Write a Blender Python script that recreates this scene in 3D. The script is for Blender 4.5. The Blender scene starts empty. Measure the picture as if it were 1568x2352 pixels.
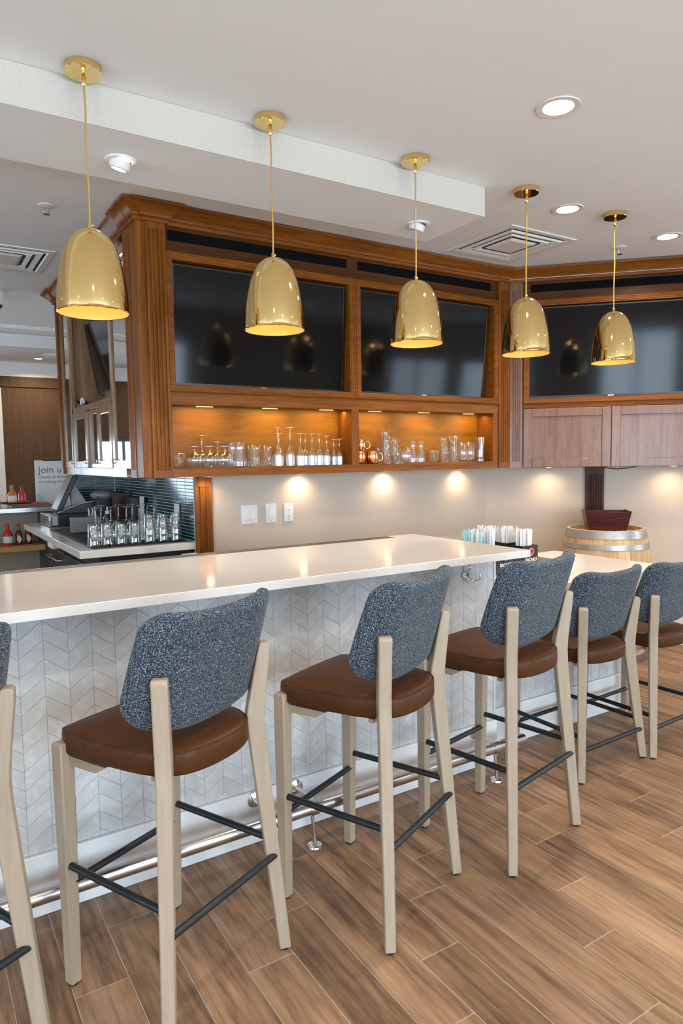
import bpy, math, random
from mathutils import Vector, Matrix
random.seed(7)
R = math.radians
scene = bpy.context.scene
COL = scene.collection
# ------------------------------------------------------------------ camera
W_PX, H_PX, F_PX = 1568.0, 2352.0, 1579.755
YAW, TILT, ROLL = 0.563346, 0.078805, -0.0158185
cam_d = bpy.data.cameras.new('camera')
cam = bpy.data.objects.new('camera', cam_d)
COL.objects.link(cam)
fw = Vector((math.sin(YAW)*math.cos(TILT), math.cos(YAW)*math.cos(TILT), -math.sin(TILT)))
rt = Vector((math.cos(YAW), -math.sin(YAW), 0))
up = rt.cross(fw)
rt2 = rt*math.cos(ROLL) + up*math.sin(ROLL)
up2 = up*math.cos(ROLL) - rt*math.sin(ROLL)
cam.matrix_world = Matrix(((rt2.x, up2.x, -fw.x, 0), (rt2.y, up2.y, -fw.y, 0), (rt2.z, up2.z, -fw.z, 1.5), (0, 0, 0, 1)))
cam_d.sensor_fit = 'HORIZONTAL'
cam_d.sensor_width = 24.0
cam_d.lens = 24.0*F_PX/W_PX
cam_d.clip_start = 0.05
scene.camera = cam
# ------------------------------------------------------------------ colour and render feel
vs = scene.view_settings
vs.view_transform = 'Standard'
vs.look = 'None'
vs.exposure = 0.22
vs.gamma = 1.0
vs.use_curve_mapping = False
cy = scene.cycles
cy.use_denoising = True
cy.max_bounces = 14
cy.diffuse_bounces = 5
cy.glossy_bounces = 5
cy.transmission_bounces = 10
cy.transparent_max_bounces = 40
cy.caustics_reflective = False
cy.caustics_refractive = False
cy.sample_clamp_indirect = 6.0
cy.blur_glossy = 0.3
# ------------------------------------------------------------------ world: overcast daylight outside
world = bpy.data.worlds.new('world')
scene.world = world
world.use_nodes = True
bg = world.node_tree.nodes['Background']
bg.inputs[0].default_value = (0.75, 0.87, 1.0, 1)
bg.inputs[1].default_value = 1.6
# ------------------------------------------------------------------ daylight at the windows
DAY = (0.62, 0.82, 1.0)
def area(name, loc, rot, sx, sy, watts, col=(1, 1, 1), shape='RECTANGLE'):
    d = bpy.data.lights.new(name, 'AREA')
    d.shape = shape; d.size = sx; d.size_y = sy; d.energy = watts; d.color = col
    o = bpy.data.objects.new(name, d); COL.objects.link(o)
    o.location = loc; o.rotation_euler = rot
    return o
WINDOWS = [(-1.1, 0.5), (0.7, 2.3), (2.5, 4.1), (-4.6, -3.0)]      # openings in the wall behind the camera (x0, x1)
WZ0, WZ1, WY = 0.45, 2.3, -3.8
for i, (a, b) in enumerate(WINDOWS):
    area('window_daylight', ((a+b)/2, WY-0.12, (WZ0+WZ1)/2), (R(90), 0, 0), b-a, WZ1-WZ0, 105, DAY)
RWIN = [(-2.8, -1.2), (-0.9, 0.5)]                                 # openings in the right hand wall (y0, y1)
for a, b in RWIN:
    area('window_daylight', (7.62, (a+b)/2, (WZ0+WZ1)/2), (0, R(90), 0), WZ1-WZ0, b-a, 45, DAY)
LWIN = [(-1.5, 0.5), (1.2, 3.2)]                                   # openings in the left hand wall (y0, y1)
for a, b in LWIN:
    area('window_daylight', (-5.62, (a+b)/2, (WZ0+WZ1)/2), (0, R(-90), 0), WZ1-WZ0, b-a, 100, DAY)
FWIN = [(-2.3, -0.9), (-0.6, 0.2)]                                 # openings in the far wall
for a, b in FWIN:
    area('window_daylight', ((a+b)/2, 9.2, 1.25), (R(-90), 0, 0), b-a, 1.1, 22, DAY)

# ================================================================== helpers
def link(o, parent=None):
    COL.objects.link(o)
    if parent is not None:
        o.parent = parent
    return o
def tag(o, label=None, cat=None, group=None, kind=None):
    if label: o['label'] = label
    if cat: o['category'] = cat
    if group: o['group'] = group
    if kind: o['kind'] = kind
    return o
def thing(name, label, cat, loc=(0, 0, 0), rz=0.0, group=None):
    o = bpy.data.objects.new(name, None)
    o.empty_display_size = 0.05
    link(o); o.location = loc; o.rotation_euler = (0, 0, rz)
    return tag(o, label, cat, group)
def inst(src, parent, loc=None, rz=None):
    c = src.copy(); link(c, parent)
    if loc is not None: c.location = loc
    if rz is not None: c.rotation_euler = (0, 0, rz)
    return c
def copy_tree(o, parent=None):
    c = o.copy(); link(c, parent)
    for ch in [x for x in o.children]:
        copy_tree(ch, c)
    return c
class MB:
    def __init__(s): s.v = []; s.f = []
    def add(s, vs_, fs_):
        n = len(s.v); s.v += [tuple(p) for p in vs_]; s.f += [tuple(i+n for i in q) for q in fs_]; return s
    def box(s, x0, x1, y0, y1, z0, z1):
        return s.add([(x0,y0,z0),(x1,y0,z0),(x1,y1,z0),(x0,y1,z0),(x0,y0,z1),(x1,y0,z1),(x1,y1,z1),(x0,y1,z1)],
                     [(0,3,2,1),(4,5,6,7),(0,1,5,4),(1,2,6,5),(2,3,7,6),(3,0,4,7)])
    def lathe(s, prof, n=24, c=(0, 0, 0), cap0=True, cap1=True):
        vv = []; ff = []
        for (r, z) in prof:
            for k in range(n):
                a = 2*math.pi*k/n
                vv.append((c[0]+r*math.cos(a), c[1]+r*math.sin(a), c[2]+z))
        m = len(prof)
        for j in range(m-1):
            for k in range(n):
                k2 = (k+1) % n
                ff.append((j*n+k, j*n+k2, (j+1)*n+k2, (j+1)*n+k))
        if cap0: ff.append(tuple(reversed(range(n))))
        if cap1: ff.append(tuple((m-1)*n+k for k in range(n)))
        return s.add(vv, ff)
    def tube(s, pts, r, n=10, caps=True):
        pts = [Vector(p) for p in pts]; m = len(pts); vv = []; ff = []
        rr = r if isinstance(r, (list, tuple)) else [r]*m
        t0 = (pts[1]-pts[0]).normalized()
        ref = Vector((0, 0, 1)) if abs(t0.z) < 0.9 else Vector((1, 0, 0))
        a = t0.cross(ref).normalized()
        for i in range(m):
            t = (pts[min(i+1, m-1)]-pts[max(i-1, 0)]).normalized()
            a = (a - t*a.dot(t)).normalized(); b = t.cross(a)
            for k in range(n):
                th = 2*math.pi*k/n
                vv.append(pts[i]+(a*math.cos(th)+b*math.sin(th))*rr[i])
        for i in range(m-1):
            for k in range(n):
                k2 = (k+1) % n
                ff.append((i*n+k, i*n+k2, (i+1)*n+k2, (i+1)*n+k))
        if caps:
            ff.append(tuple(reversed(range(n)))); ff.append(tuple((m-1)*n+k for k in range(n)))
        return s.add(vv, ff)
    def loft(s, rings, cap0=True, cap1=True):
        n = len(rings[0]); vv = [p for r_ in rings for p in r_]; ff = []
        for j in range(len(rings)-1):
            for k in range(n):
                k2 = (k+1) % n
                ff.append((j*n+k, j*n+k2, (j+1)*n+k2, (j+1)*n+k))
        if cap0: ff.append(tuple(reversed(range(n))))
        if cap1: ff.append(tuple((len(rings)-1)*n+k for k in range(n)))
        return s.add(vv, ff)
    def prism(s, poly, h0, h1, axis='z'):
        def P(a, b, h):
            return {'z': (a, b, h), 'y': (a, h, b), 'x': (h, a, b)}[axis]
        n = len(poly)
        vv = [P(a, b, h0) for a, b in poly]+[P(a, b, h1) for a, b in poly]
        ff = [tuple(reversed(range(n))), tuple(n+k for k in range(n))]
        ff += [(k, (k+1) % n, n+(k+1) % n, n+k) for k in range(n)]
        return s.add(vv, ff)
    def sphere(s, c, r, nu=14, nv=8, sz=1.0):
        prof = [(max(r*math.sin(math.pi*j/nv), 1e-4), -r*sz*math.cos(math.pi*j/nv)) for j in range(nv+1)]
        return s.lathe(prof, nu, c)
    def frame(s, x0, x1, z0, z1, y, prof):
        """mitred picture frame, room side -y; prof = [(inset, proud)]"""
        rings = []
        for d, p in prof:
            rings.append([(x0+d, y-p, z0+d), (x1-d, y-p, z0+d), (x1-d, y-p, z1-d), (x0+d, y-p, z1-d)])
        return s.loft(rings, False, False)
    def sweep(s, path, prof, close=False):
        """prof = closed list of (out, z); out is to the right hand of the travel direction in plan"""
        P = [Vector((p[0], p[1])) for p in path]; m = len(P); rings = []
        for i in range(m):
            d0 = (P[i]-P[i-1]).normalized() if i > 0 else None
            d1 = (P[i+1]-P[i]).normalized() if i < m-1 else None
            if d0 is None: d0 = d1
            if d1 is None: d1 = d0
            n0 = Vector((d0.y, -d0.x)); n1 = Vector((d1.y, -d1.x))
            b = (n0+n1)
            b = b/(1+n0.dot(n1)) if (1+n0.dot(n1)) > 0.05 else n0
            rings.append([(P[i].x+b.x*o, P[i].y+b.y*o, z) for o, z in prof])
        return s.loft(rings)
    def build(s, name, mat=None, parent=None, smooth=None, bevel=None, loc=None):
        me = bpy.data.meshes.new(name)
        me.from_pydata(s.v, [], s.f); me.update()
        if mat is not None: me.materials.append(mat)
        if smooth is not None:
            me.polygons.foreach_set('use_smooth', [True]*len(me.polygons))
            if smooth < 180: me.set_sharp_from_angle(angle=R(smooth))
        o = bpy.data.objects.new(name, me)
        link(o, parent)
        if loc is not None: o.location = loc
        if bevel:
            b = o.modifiers.new('bevel', 'BEVEL'); b.width = bevel[0]; b.segments = bevel[1]; b.limit_method = 'ANGLE'; b.angle_limit = R(35)
            me.polygons.foreach_set('use_smooth', [True]*len(me.polygons)); me.set_sharp_from_angle(angle=R(40))
        return o
def box_obj(name, x0, x1, y0, y1, z0, z1, mat, parent=None, bevel=None):
    return MB().box(x0, x1, y0, y1, z0, z1).build(name, mat, parent, bevel=bevel)
def flute_face(w, nfl, depth, margin, n_arc=5):
    """profile of a fluted face along u, returns [(u, d)] with d <= 0 into the wood"""
    pts = [(0, 0)]
    pitch = (w-2*margin)/nfl; r = pitch*0.36
    for k in range(nfl):
        c = margin+pitch*(k+0.5)
        for j in range(n_arc+1):
            a = math.pi*j/n_arc
            pts.append((c-r*math.cos(a), -depth*math.sin(a)))
    pts.append((w, 0))
    return pts
def fluted(mb, o, ud, nd, w, t, z0, z1, zf0, zf1, nfl, depth=0.006, margin=0.012):
    """pilaster: o = corner (x,y) of the face, ud = direction along the face, nd = outward normal, t = thickness behind the face"""
    prof = flute_face(w, nfl, depth, margin)+[(w, -t), (0, -t)]
    def P(u, d, z): return (o[0]+ud[0]*u+nd[0]*d, o[1]+ud[1]*u+nd[1]*d, z)
    mb.loft([[P(u, d, zf0) for u, d in prof], [P(u, d, zf1) for u, d in prof]], True, True)
    for a, b in ((z0, zf0), (zf1, z1)):
        if b > a:
            q = [(0, 0), (w, 0), (w, -t), (0, -t)]
            mb.loft([[P(u, d, a) for u, d in q], [P(u, d, b) for u, d in q]])
    return mb
# ------------------------------------------------------------------ materials
MATS = {}
def nt(name):
    m = bpy.data.materials.new(name); m.use_nodes = True
    t = m.node_tree; b = t.nodes['Principled BSDF']
    return m, t, b
def N(t, typ, **kw):
    n = t.nodes.new(typ)
    for k, v in kw.items():
        if k.startswith('i_'):
            n.inputs[k[2:].replace('_', ' ')].default_value = v
        else: setattr(n, k, v)
    return n
def ramp(t, stops):
    r = t.nodes.new('ShaderNodeValToRGB'); e = r.color_ramp.elements
    while len(e) < len(stops): e.new(0.5)
    for k, (p, c) in enumerate(stops):
        e[k].position = p; e[k].color = (*c, 1)
    return r
def coords(t, scale, kind='Object', add=None):
    tc = t.nodes.new('ShaderNodeTexCoord'); mp = t.nodes.new('ShaderNodeMapping')
    mp.inputs['Scale'].default_value = scale
    t.links.new(tc.outputs[kind], mp.inputs[0])
    if add is not None: t.links.new(add, mp.inputs['Location'])
    return mp.outputs[0]
def bump(t, b, h, strength, dist):
    n = t.nodes.new('ShaderNodeBump'); n.inputs['Strength'].default_value = strength; n.inputs['Distance'].default_value = dist
    t.links.new(h, n.inputs['Height']); t.links.new(n.outputs[0], b.inputs['Normal'])
def plain(name, col, rough=0.5, metal=0.0, spec=None, coat=0.0, mottle=0.0, mscale=30.0, bmp=0.0, bdist=0.001):
    if name in MATS: return MATS[name]
    m, t, b = nt(name)
    b.inputs['Base Color'].default_value = (*col, 1)
    b.inputs['Roughness'].default_value = rough; b.inputs['Metallic'].default_value = metal
    if spec is not None: b.inputs['Specular IOR Level'].default_value = spec
    if coat: b.inputs['Coat Weight'].default_value = coat; b.inputs['Coat Roughness'].default_value = 0.05
    if mottle or bmp:
        no = N(t, 'ShaderNodeTexNoise', i_Scale=mscale, i_Detail=4.0)
        t.links.new(coords(t, (1, 1, 1)), no.inputs['Vector'])
        if mottle:
            r = ramp(t, [(0.3, tuple(c*(1-mottle) for c in col)), (0.7, tuple(min(1, c*(1+mottle)) for c in col))])
            t.links.new(no.outputs[0], r.inputs[0]); t.links.new(r.outputs[0], b.inputs['Base Color'])
        if bmp: bump(t, b, no.outputs[0], bmp, bdist)
    MATS[name] = m
    return m
def emis(name, col, strength):
    if name in MATS: return MATS[name]
    m, t, b = nt(name)
    b.inputs['Base Color'].default_value = (*col, 1)
    b.inputs['Emission Color'].default_value = (*col, 1); b.inputs['Emission Strength'].default_value = strength
    MATS[name] = m
    return m
def wood(name, dark, mid, light, scale, rough=0.42, coat=0.03, rnd=False, spec=0.16, figure=0.35, lines=0.0):
    if name in MATS: return MATS[name]
    m, t, b = nt(name)
    add = None
    if rnd:
        oi = t.nodes.new('ShaderNodeObjectInfo'); mu = N(t, 'ShaderNodeMath', operation='MULTIPLY'); mu.inputs[1].default_value = 57.0
        t.links.new(oi.outputs['Random'], mu.inputs[0]); add = mu.outputs[0]
    v = coords(t, scale, add=add)
    n1 = N(t, 'ShaderNodeTexNoise', i_Scale=1.0, i_Detail=6.0, i_Roughness=0.62, i_Distortion=0.6)
    t.links.new(v, n1.inputs['Vector'])
    v2 = coords(t, tuple(s*5 for s in scale), add=add)
    n2 = N(t, 'ShaderNodeTexNoise', i_Scale=1.0, i_Detail=3.0, i_Roughness=0.7)
    t.links.new(v2, n2.inputs['Vector'])
    mx = N(t, 'ShaderNodeMath', operation='MULTIPLY_ADD'); mx.inputs[1].default_value = figure; 
    t.links.new(n2.outputs[0], mx.inputs[0])
    s1 = N(t, 'ShaderNodeMath', operation='MULTIPLY'); s1.inputs[1].default_value = 1-figure
    t.links.new(n1.outputs[0], s1.inputs[0]); t.links.new(s1.outputs[0], mx.inputs[2])
    r = ramp(t, [(0.34, dark), (0.5, mid), (0.66, light)])
    t.links.new(mx.outputs[0], r.inputs[0])
    out = r.outputs[0]
    if lines:
        vl = coords(t, (1.0, 0.10, 1.0), add=add)
        wv = N(t, 'ShaderNodeTexWave', wave_type='BANDS', bands_direction='X', i_Scale=8.0, i_Distortion=16.0, i_Detail=4.0, i_Detail_Scale=1.3, i_Detail_Roughness=0.6)
        t.links.new(vl, wv.inputs['Vector'])
        lr = ramp(t, [(0.0, (1-lines, 1-lines, 1-lines)), (0.16, (1-lines*0.35,)*3), (0.4, (1, 1, 1))]); t.links.new(wv.outputs['Fac'], lr.inputs[0])
        mm = N(t, 'ShaderNodeMix', data_type='RGBA', blend_type='MULTIPLY'); mm.inputs[0].default_value = 1.0
        t.links.new(out, mm.inputs[6]); t.links.new(lr.outputs[0], mm.inputs[7]); out = mm.outputs[2]
    if rnd:
        hsv = N(t, 'ShaderNodeHueSaturation')
        mr = N(t, 'ShaderNodeMapRange'); mr.inputs['To Min'].default_value = 0.82; mr.inputs['To Max'].default_value = 1.22
        t.links.new(oi.outputs['Random'], mr.inputs['Value']); t.links.new(mr.outputs[0], hsv.inputs['Value'])
        t.links.new(out, hsv.inputs['Color']); out = hsv.outputs[0]
    t.links.new(out, b.inputs['Base Color'])
    b.inputs['Roughness'].default_value = rough; b.inputs['Specular IOR Level'].default_value = spec
    if coat: b.inputs['Coat Weight'].default_value = coat; b.inputs['Coat Roughness'].default_value = 0.12
    bump(t, b, mx.outputs[0], 0.12, 0.002)
    MATS[name] = m
    return m
CH = ((0.115, 0.034, 0.004), (0.205, 0.063, 0.0075), (0.285, 0.096, 0.013))
wood_z = wood('cherry_upright', *CH, (34, 34, 2.2))
wood_x = wood('cherry_level', *CH, (2.2, 34, 34))
wood_y = wood('cherry_level_side', *CH, (34, 2.2, 34))
WT = ((0.115, 0.05, 0.028), (0.185, 0.09, 0.053), (0.24, 0.122, 0.075))
wood_door = wood('cherry_door', *WT, (30, 30, 2.0), rough=0.32, coat=0.3, spec=0.4)
SD = ((0.24, 0.13, 0.065), (0.34, 0.20, 0.11), (0.42, 0.26, 0.15))
wood_side = wood('side_wood', *SD, (30, 30, 2.0), rough=0.22, coat=0.6)
wood_dark = wood('dark_cherry', (0.03, 0.009, 0.004), (0.065, 0.02, 0.008), (0.1, 0.033, 0.013), (34, 34, 2.2))
wood_frieze = wood('frieze_cherry', (0.05, 0.015, 0.003), (0.08, 0.024, 0.0045), (0.115, 0.036, 0.007), (2.2, 34, 34))
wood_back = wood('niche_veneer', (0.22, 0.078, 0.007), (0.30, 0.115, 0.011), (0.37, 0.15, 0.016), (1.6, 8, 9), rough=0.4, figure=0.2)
plank_m = wood('wood_look_tile', (0.085, 0.042, 0.022), (0.24, 0.138, 0.076), (0.37, 0.228, 0.132), (9, 0.8, 5), rough=0.45, coat=0.0, rnd=True, figure=0.42, spec=0.35, lines=0.17)
leg_m = wood('bleached_beech', (0.335, 0.268, 0.196), (0.365, 0.294, 0.217), (0.40, 0.326, 0.245), (40, 40, 3), rough=0.42, coat=0.1, spec=0.4)
panel_brown = wood('brown_panel', (0.075, 0.042, 0.022), (0.092, 0.053, 0.029), (0.11, 0.065, 0.037), (40, 40, 2.5), rough=0.5, coat=0.0)
oak = wood('barrel_oak', (0.40, 0.245, 0.12), (0.56, 0.38, 0.21), (0.66, 0.48, 0.29), (22, 22, 2), rough=0.6, coat=0.0, rnd=True)
shelf_wood = wood('shelf_plywood', (0.35, 0.19, 0.06), (0.45, 0.26, 0.09), (0.5, 0.3, 0.12), (3, 30, 30), rough=0.5, coat=0)
ceil_m = plain('ceiling_paint', (0.825, 0.84, 0.835), 0.8, mottle=0.01, mscale=8)
wall_m = plain('beige_wallcovering', (0.60, 0.50, 0.41), 0.75, mottle=0.05, mscale=220, bmp=0.15, bdist=0.001)
paper_m = plain('bulkhead_wallcovering', (0.65, 0.605, 0.53), 0.7, mottle=0.05, mscale=180, bmp=0.2, bdist=0.001)
white_m = plain('white_paint', (0.80, 0.80, 0.80), 0.4)
plastic_w = plain('white_plastic', (0.82, 0.81, 0.78), 0.35)
black_m = plain('black_plastic', (0.012, 0.012, 0.013), 0.4)
black_metal = plain('black_metal', (0.018, 0.022, 0.026), 0.38, metal=0.4)
screen_m = plain('tv_screen', (0.003, 0.003, 0.0035), 0.085, spec=0.27)
bezel_m = plain('tv_bezel', (0.008, 0.008, 0.009), 0.3)
grille_m = plain('grille_cloth', (0.006, 0.0062, 0.007), 1.0, spec=0.05, mottle=0.3, mscale=300)
brass_m = plain('polished_brass', (0.86, 0.63, 0.26), 0.045, metal=1.0)
brass_cord = plain('gold_cord', (0.62, 0.38, 0.1), 0.4, metal=0.5)
brass_in = plain('gold_lining', (0.86, 0.50, 0.15), 0.45)
steel_m = plain('stainless_steel', (0.62, 0.6, 0.58), 0.22, metal=1.0)
chrome_m = plain('chrome', (0.8, 0.8, 0.8), 0.08, metal=1.0)
mirror_m = plain('mirror_glass', (0.62, 0.58, 0.54), 0.015, metal=1.0)
copper_m = plain('copper', (0.85, 0.36, 0.16), 0.12, metal=1.0)
leather_m = plain('brown_leather', (0.068, 0.0245, 0.0072), 0.46, spec=0.2, mottle=0.18, mscale=60, bmp=0.25, bdist=0.0008)
grout_m = plain('grout', (0.5, 0.45, 0.4), 0.8)
tgrout_m = plain('tile_grout', (0.74, 0.74, 0.72), 0.7)
teal_m = plain('teal_glass_tile', (0.008, 0.062, 0.070), 0.12, spec=0.4, mottle=0.5, mscale=14)
rubber_m = plain('black_rubber', (0.015, 0.015, 0.016), 0.6)
grey_m = plain('grey_plastic', (0.22, 0.22, 0.22), 0.4)
dgrey_m = plain('dark_grey_plastic', (0.05, 0.05, 0.055), 0.4)
ltgrey_m = plain('grey_stoneware', (0.36, 0.35, 0.33), 0.35)
paper_w = plain('white_paper', (0.82, 0.84, 0.85), 0.6)
ink_m = plain('grey_ink', (0.17, 0.17, 0.17), 0.6)
red_m = plain('red_plastic', (0.55, 0.02, 0.012), 0.3)
lamp_on = emis('lamp_lens', (1.0, 0.86, 0.68), 14.0)
puck_on = emis('puck_lens', (1.0, 0.75, 0.45), 18.0)
def make_quartz():
    m, t, b = nt('quartz')
    n = N(t, 'ShaderNodeTexNoise', i_Scale=260.0, i_Detail=2.0); t.links.new(coords(t, (1, 1, 1)), n.inputs['Vector'])
    r = ramp(t, [(0.3, (0.75, 0.73, 0.705)), (0.7, (0.79, 0.77, 0.745))]); t.links.new(n.outputs[0], r.inputs[0])
    t.links.new(r.outputs[0], b.inputs['Base Color']); b.inputs['Roughness'].default_value = 0.10
    b.inputs['Specular IOR Level'].default_value = 0.6
    return m
quartz_m = make_quartz()
def make_tile():
    m, t, b = nt('marble_chevron_tile')
    oi = t.nodes.new('ShaderNodeObjectInfo'); mu = N(t, 'ShaderNodeMath', operation='MULTIPLY'); mu.inputs[1].default_value = 31.0
    t.links.new(oi.outputs['Random'], mu.inputs[0])
    n = N(t, 'ShaderNodeTexNoise', i_Scale=9.0, i_Detail=6.0, i_Roughness=0.65, i_Distortion=1.6)
    t.links.new(coords(t, (1, 1, 1), add=mu.outputs[0]), n.inputs['Vector'])
    r = ramp(t, [(0.3, (0.52, 0.53, 0.53)), (0.54, (0.58, 0.59, 0.59)), (0.6, (0.66, 0.67, 0.67)), (0.64, (0.58, 0.59, 0.59))])
    t.links.new(n.outputs[0], r.inputs[0])
    h = N(t, 'ShaderNodeHueSaturation'); mr = N(t, 'ShaderNodeMapRange'); mr.inputs['To Min'].default_value = 0.96; mr.inputs['To Max'].default_value = 1.04
    t.links.new(oi.outputs['Random'], mr.inputs['Value']); t.links.new(mr.outputs[0], h.inputs['Value']); t.links.new(r.outputs[0], h.inputs['Color'])
    t.links.new(h.outputs[0], b.inputs['Base Color']); b.inputs['Roughness'].default_value = 0.28
    return m
tile_m = make_tile()
def make_fabric():
    m, t, b = nt('blue_tweed')
    v = coords(t, (1, 1, 1))
    w1 = N(t, 'ShaderNodeTexWave', wave_type='BANDS', bands_direction='X', i_Scale=110.0, i_Distortion=6.0, i_Detail=2.0, i_Detail_Scale=3.0)
    w2 = N(t, 'ShaderNodeTexWave', wave_type='BANDS', bands_direction='Z', i_Scale=110.0, i_Distortion=6.0, i_Detail=2.0, i_Detail_Scale=3.0)
    n = N(t, 'ShaderNodeTexNoise', i_Scale=270.0, i_Detail=2.0, i_Roughness=0.6)
    for q in (w1, w2, n): t.links.new(v, q.inputs['Vector'])
    mu = N(t, 'ShaderNodeMath', operation='ADD'); t.links.new(w1.outputs['Fac'], mu.inputs[0]); t.links.new(w2.outputs['Fac'], mu.inputs[1])
    m2 = N(t, 'ShaderNodeMath', operation='MULTIPLY_ADD'); m2.inputs[1].default_value = 0.13; t.links.new(mu.outputs[0], m2.inputs[0]); t.links.new(n.outputs[0], m2.inputs[2])
    r = ramp(t, [(0.50, (0.008, 0.015, 0.025)), (0.61, (0.024, 0.040, 0.060)), (0.71, (0.066, 0.09, 0.112)), (0.83, (0.33, 0.35, 0.365))])
    t.links.new(m2.outputs[0], r.inputs[0]); t.links.new(r.outputs[0], b.inputs['Base Color'])
    b.inputs['Roughness'].default_value = 0.9; b.inputs['Sheen Weight'].default_value = 0.12; b.inputs['Sheen Roughness'].default_value = 0.5
    b.inputs['Specular IOR Level'].default_value = 0.15
    bump(t, b, m2.outputs[0], 0.5, 0.002)
    return m
fabric_m = make_fabric()
def make_glass(name='clear_glass', col=(0.97, 0.98, 0.98)):
    # thin-walled glass: what passes straight through plus the Fresnel mirror of each wall
    m, t, b = nt(name)
    tr = N(t, 'ShaderNodeBsdfTransparent'); tr.inputs[0].default_value = (*col, 1)
    gl = N(t, 'ShaderNodeBsdfGlossy'); gl.inputs['Roughness'].default_value = 0.02; gl.inputs[0].default_value = (1, 1, 1, 1)
    lw = N(t, 'ShaderNodeLayerWeight'); lw.inputs['Blend'].default_value = 0.5
    pw = N(t, 'ShaderNodeMath', operation='POWER'); pw.inputs[1].default_value = 3.0
    sc = N(t, 'ShaderNodeMath', operation='MULTIPLY_ADD'); sc.inputs[1].default_value = 0.85; sc.inputs[2].default_value = 0.11; sc.use_clamp = True
    mx = N(t, 'ShaderNodeMixShader'); t.links.new(lw.outputs['Facing'], pw.inputs[0]); t.links.new(pw.outputs[0], sc.inputs[0]); t.links.new(sc.outputs[0], mx.inputs[0])
    t.links.new(tr.outputs[0], mx.inputs[1]); t.links.new(gl.outputs[0], mx.inputs[2])
    t.links.new(mx.outputs[0], t.nodes['Material Output'].inputs[0])
    return m
glass_m = make_glass()
def make_floor_far():
    m, t, b = nt('floor_beyond')
    br = N(t, 'ShaderNodeTexBrick', i_Scale=1.0); br.offset = 0.25
    br.inputs['Color1'].default_value = (0.26, 0.15, 0.08, 1); br.inputs['Color2'].default_value = (0.33, 0.2, 0.11, 1); br.inputs['Mortar'].default_value = (0.45, 0.4, 0.35, 1)
    br.inputs['Brick Width'].default_value = 0.9; br.inputs['Row Height'].default_value = 0.15; br.inputs['Mortar Size'].default_value = 0.002
    mp = coords(t, (1, 1, 1)); mp.node.inputs['Rotation'].default_value = (0, 0, R(90))
    t.links.new(mp, br.inputs['Vector']); t.links.new(br.outputs[0], b.inputs['Base Color']); b.inputs['Roughness'].default_value = 0.45
    return m
def text_mesh(name, body, size, mat, parent, M, extrude=0.0004, align='LEFT', offset=0.0, squeeze=1.0):
    cu = bpy.data.curves.new('lettering', 'FONT'); cu.body = body; cu.size = size; cu.extrude = extrude; cu.align_x = align; cu.offset = offset
    tmp = bpy.data.objects.new('tmp', cu); COL.objects.link(tmp)
    dg = bpy.context.evaluated_depsgraph_get(); dg.update()
    me = bpy.data.meshes.new_from_object(tmp.evaluated_get(dg))
    bpy.data.objects.remove(tmp); bpy.data.curves.remove(cu)
    me.transform(Matrix.Diagonal((squeeze, 1, 1, 1))); me.transform(M)
    me.materials.clear(); me.materials.append(mat)
    o = bpy.data.objects.new(name, me); link(o, parent)
    return o
ORD = ['first', 'second', 'third', 'fourth', 'fifth', 'sixth', 'seventh', 'eighth', 'ninth', 'tenth', 'eleventh', 'twelfth', 'thirteenth']
S2 = 1/math.sqrt(2)


# ================================================================== the setting
CEIL = 2.85
def struct(o): o['kind'] = 'structure'; return o
floor = struct(box_obj('floor', -5.6, 7.6, -3.9, 9.3, -0.12, -0.003, make_floor_far()))
MB().box(-1.475, 3.5, -0.9, 2.8, -0.02, -0.0016).box(3.5, 5.56, -0.9, 3.2, -0.02, -0.0016).build('grout', grout_m, floor)
PX0, PW, PL = 0.3205, 0.1497, 0.9
ENDS = [1.945, 1.296, 1.526, 1.765]
plank_src = None
for c in range(-12, 35):
    x = PX0 + c*PW
    e = ENDS[c % 4]
    for k in range(-3, 3):
        y0 = e + k*PL
        y1 = y0 + PL
        if y1 < -0.3 or y0 > 3.9: continue
        if x < 3.5 and y0 > 2.5: continue
        if (x+0.075) + (y0+0.1) > 5.72/S2: continue
        if x+PW > 5.56 or y1 > 4.1: continue
        if plank_src is None:
            m = MB(); a, b = PW/2-0.0012, PL/2-0.0012; q = 0.0012
            m.loft([[(-a, -b, -0.01), (a, -b, -0.01), (a, b, -0.01), (-a, b, -0.01)], [(-a, -b, -q), (a, -b, -q), (a, b, -q), (-a, b, -q)],
                    [(-a+q, -b+q, 0), (a-q, -b+q, 0), (a-q, b-q, 0), (-a+q, b-q, 0)]])
            plank_src = m.build('plank', plank_m, floor, loc=(x+PW/2, y0+PL/2, 0))
        else:
            inst(plank_src, floor, (x+PW/2, y0+PL/2, 0))
struct(box_obj('ceiling', -5.6, 7.6, -3.9, 9.3, CEIL, CEIL+0.1, ceil_m))
# bulkhead (dropped soffit over the bar) and the far soffit steps
bulk = box_obj('trim_1', -5.6, 2.549, 2.638, 3.10, 2.705, CEIL, ceil_m)
struct(bulk); tag(bulk, 'dropped ceiling bulkhead above the bar')
box_obj('wallcovering', -5.6, 2.551, 2.635, 2.638, 2.705, CEIL-0.001, paper_m, bulk)
far_s = struct(box_obj('trim_2', -5.5, 3.0, 7.85, 9.05, 2.69, CEIL, ceil_m))
box_obj('beam_face', -5.5, 3.0, 7.83, 7.85, 2.69, 2.815, white_m, far_s)
box_obj('ceiling_strip', -5.5, 3.0, 7.5, 7.83, 2.815, CEIL, ceil_m, far_s)

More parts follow.
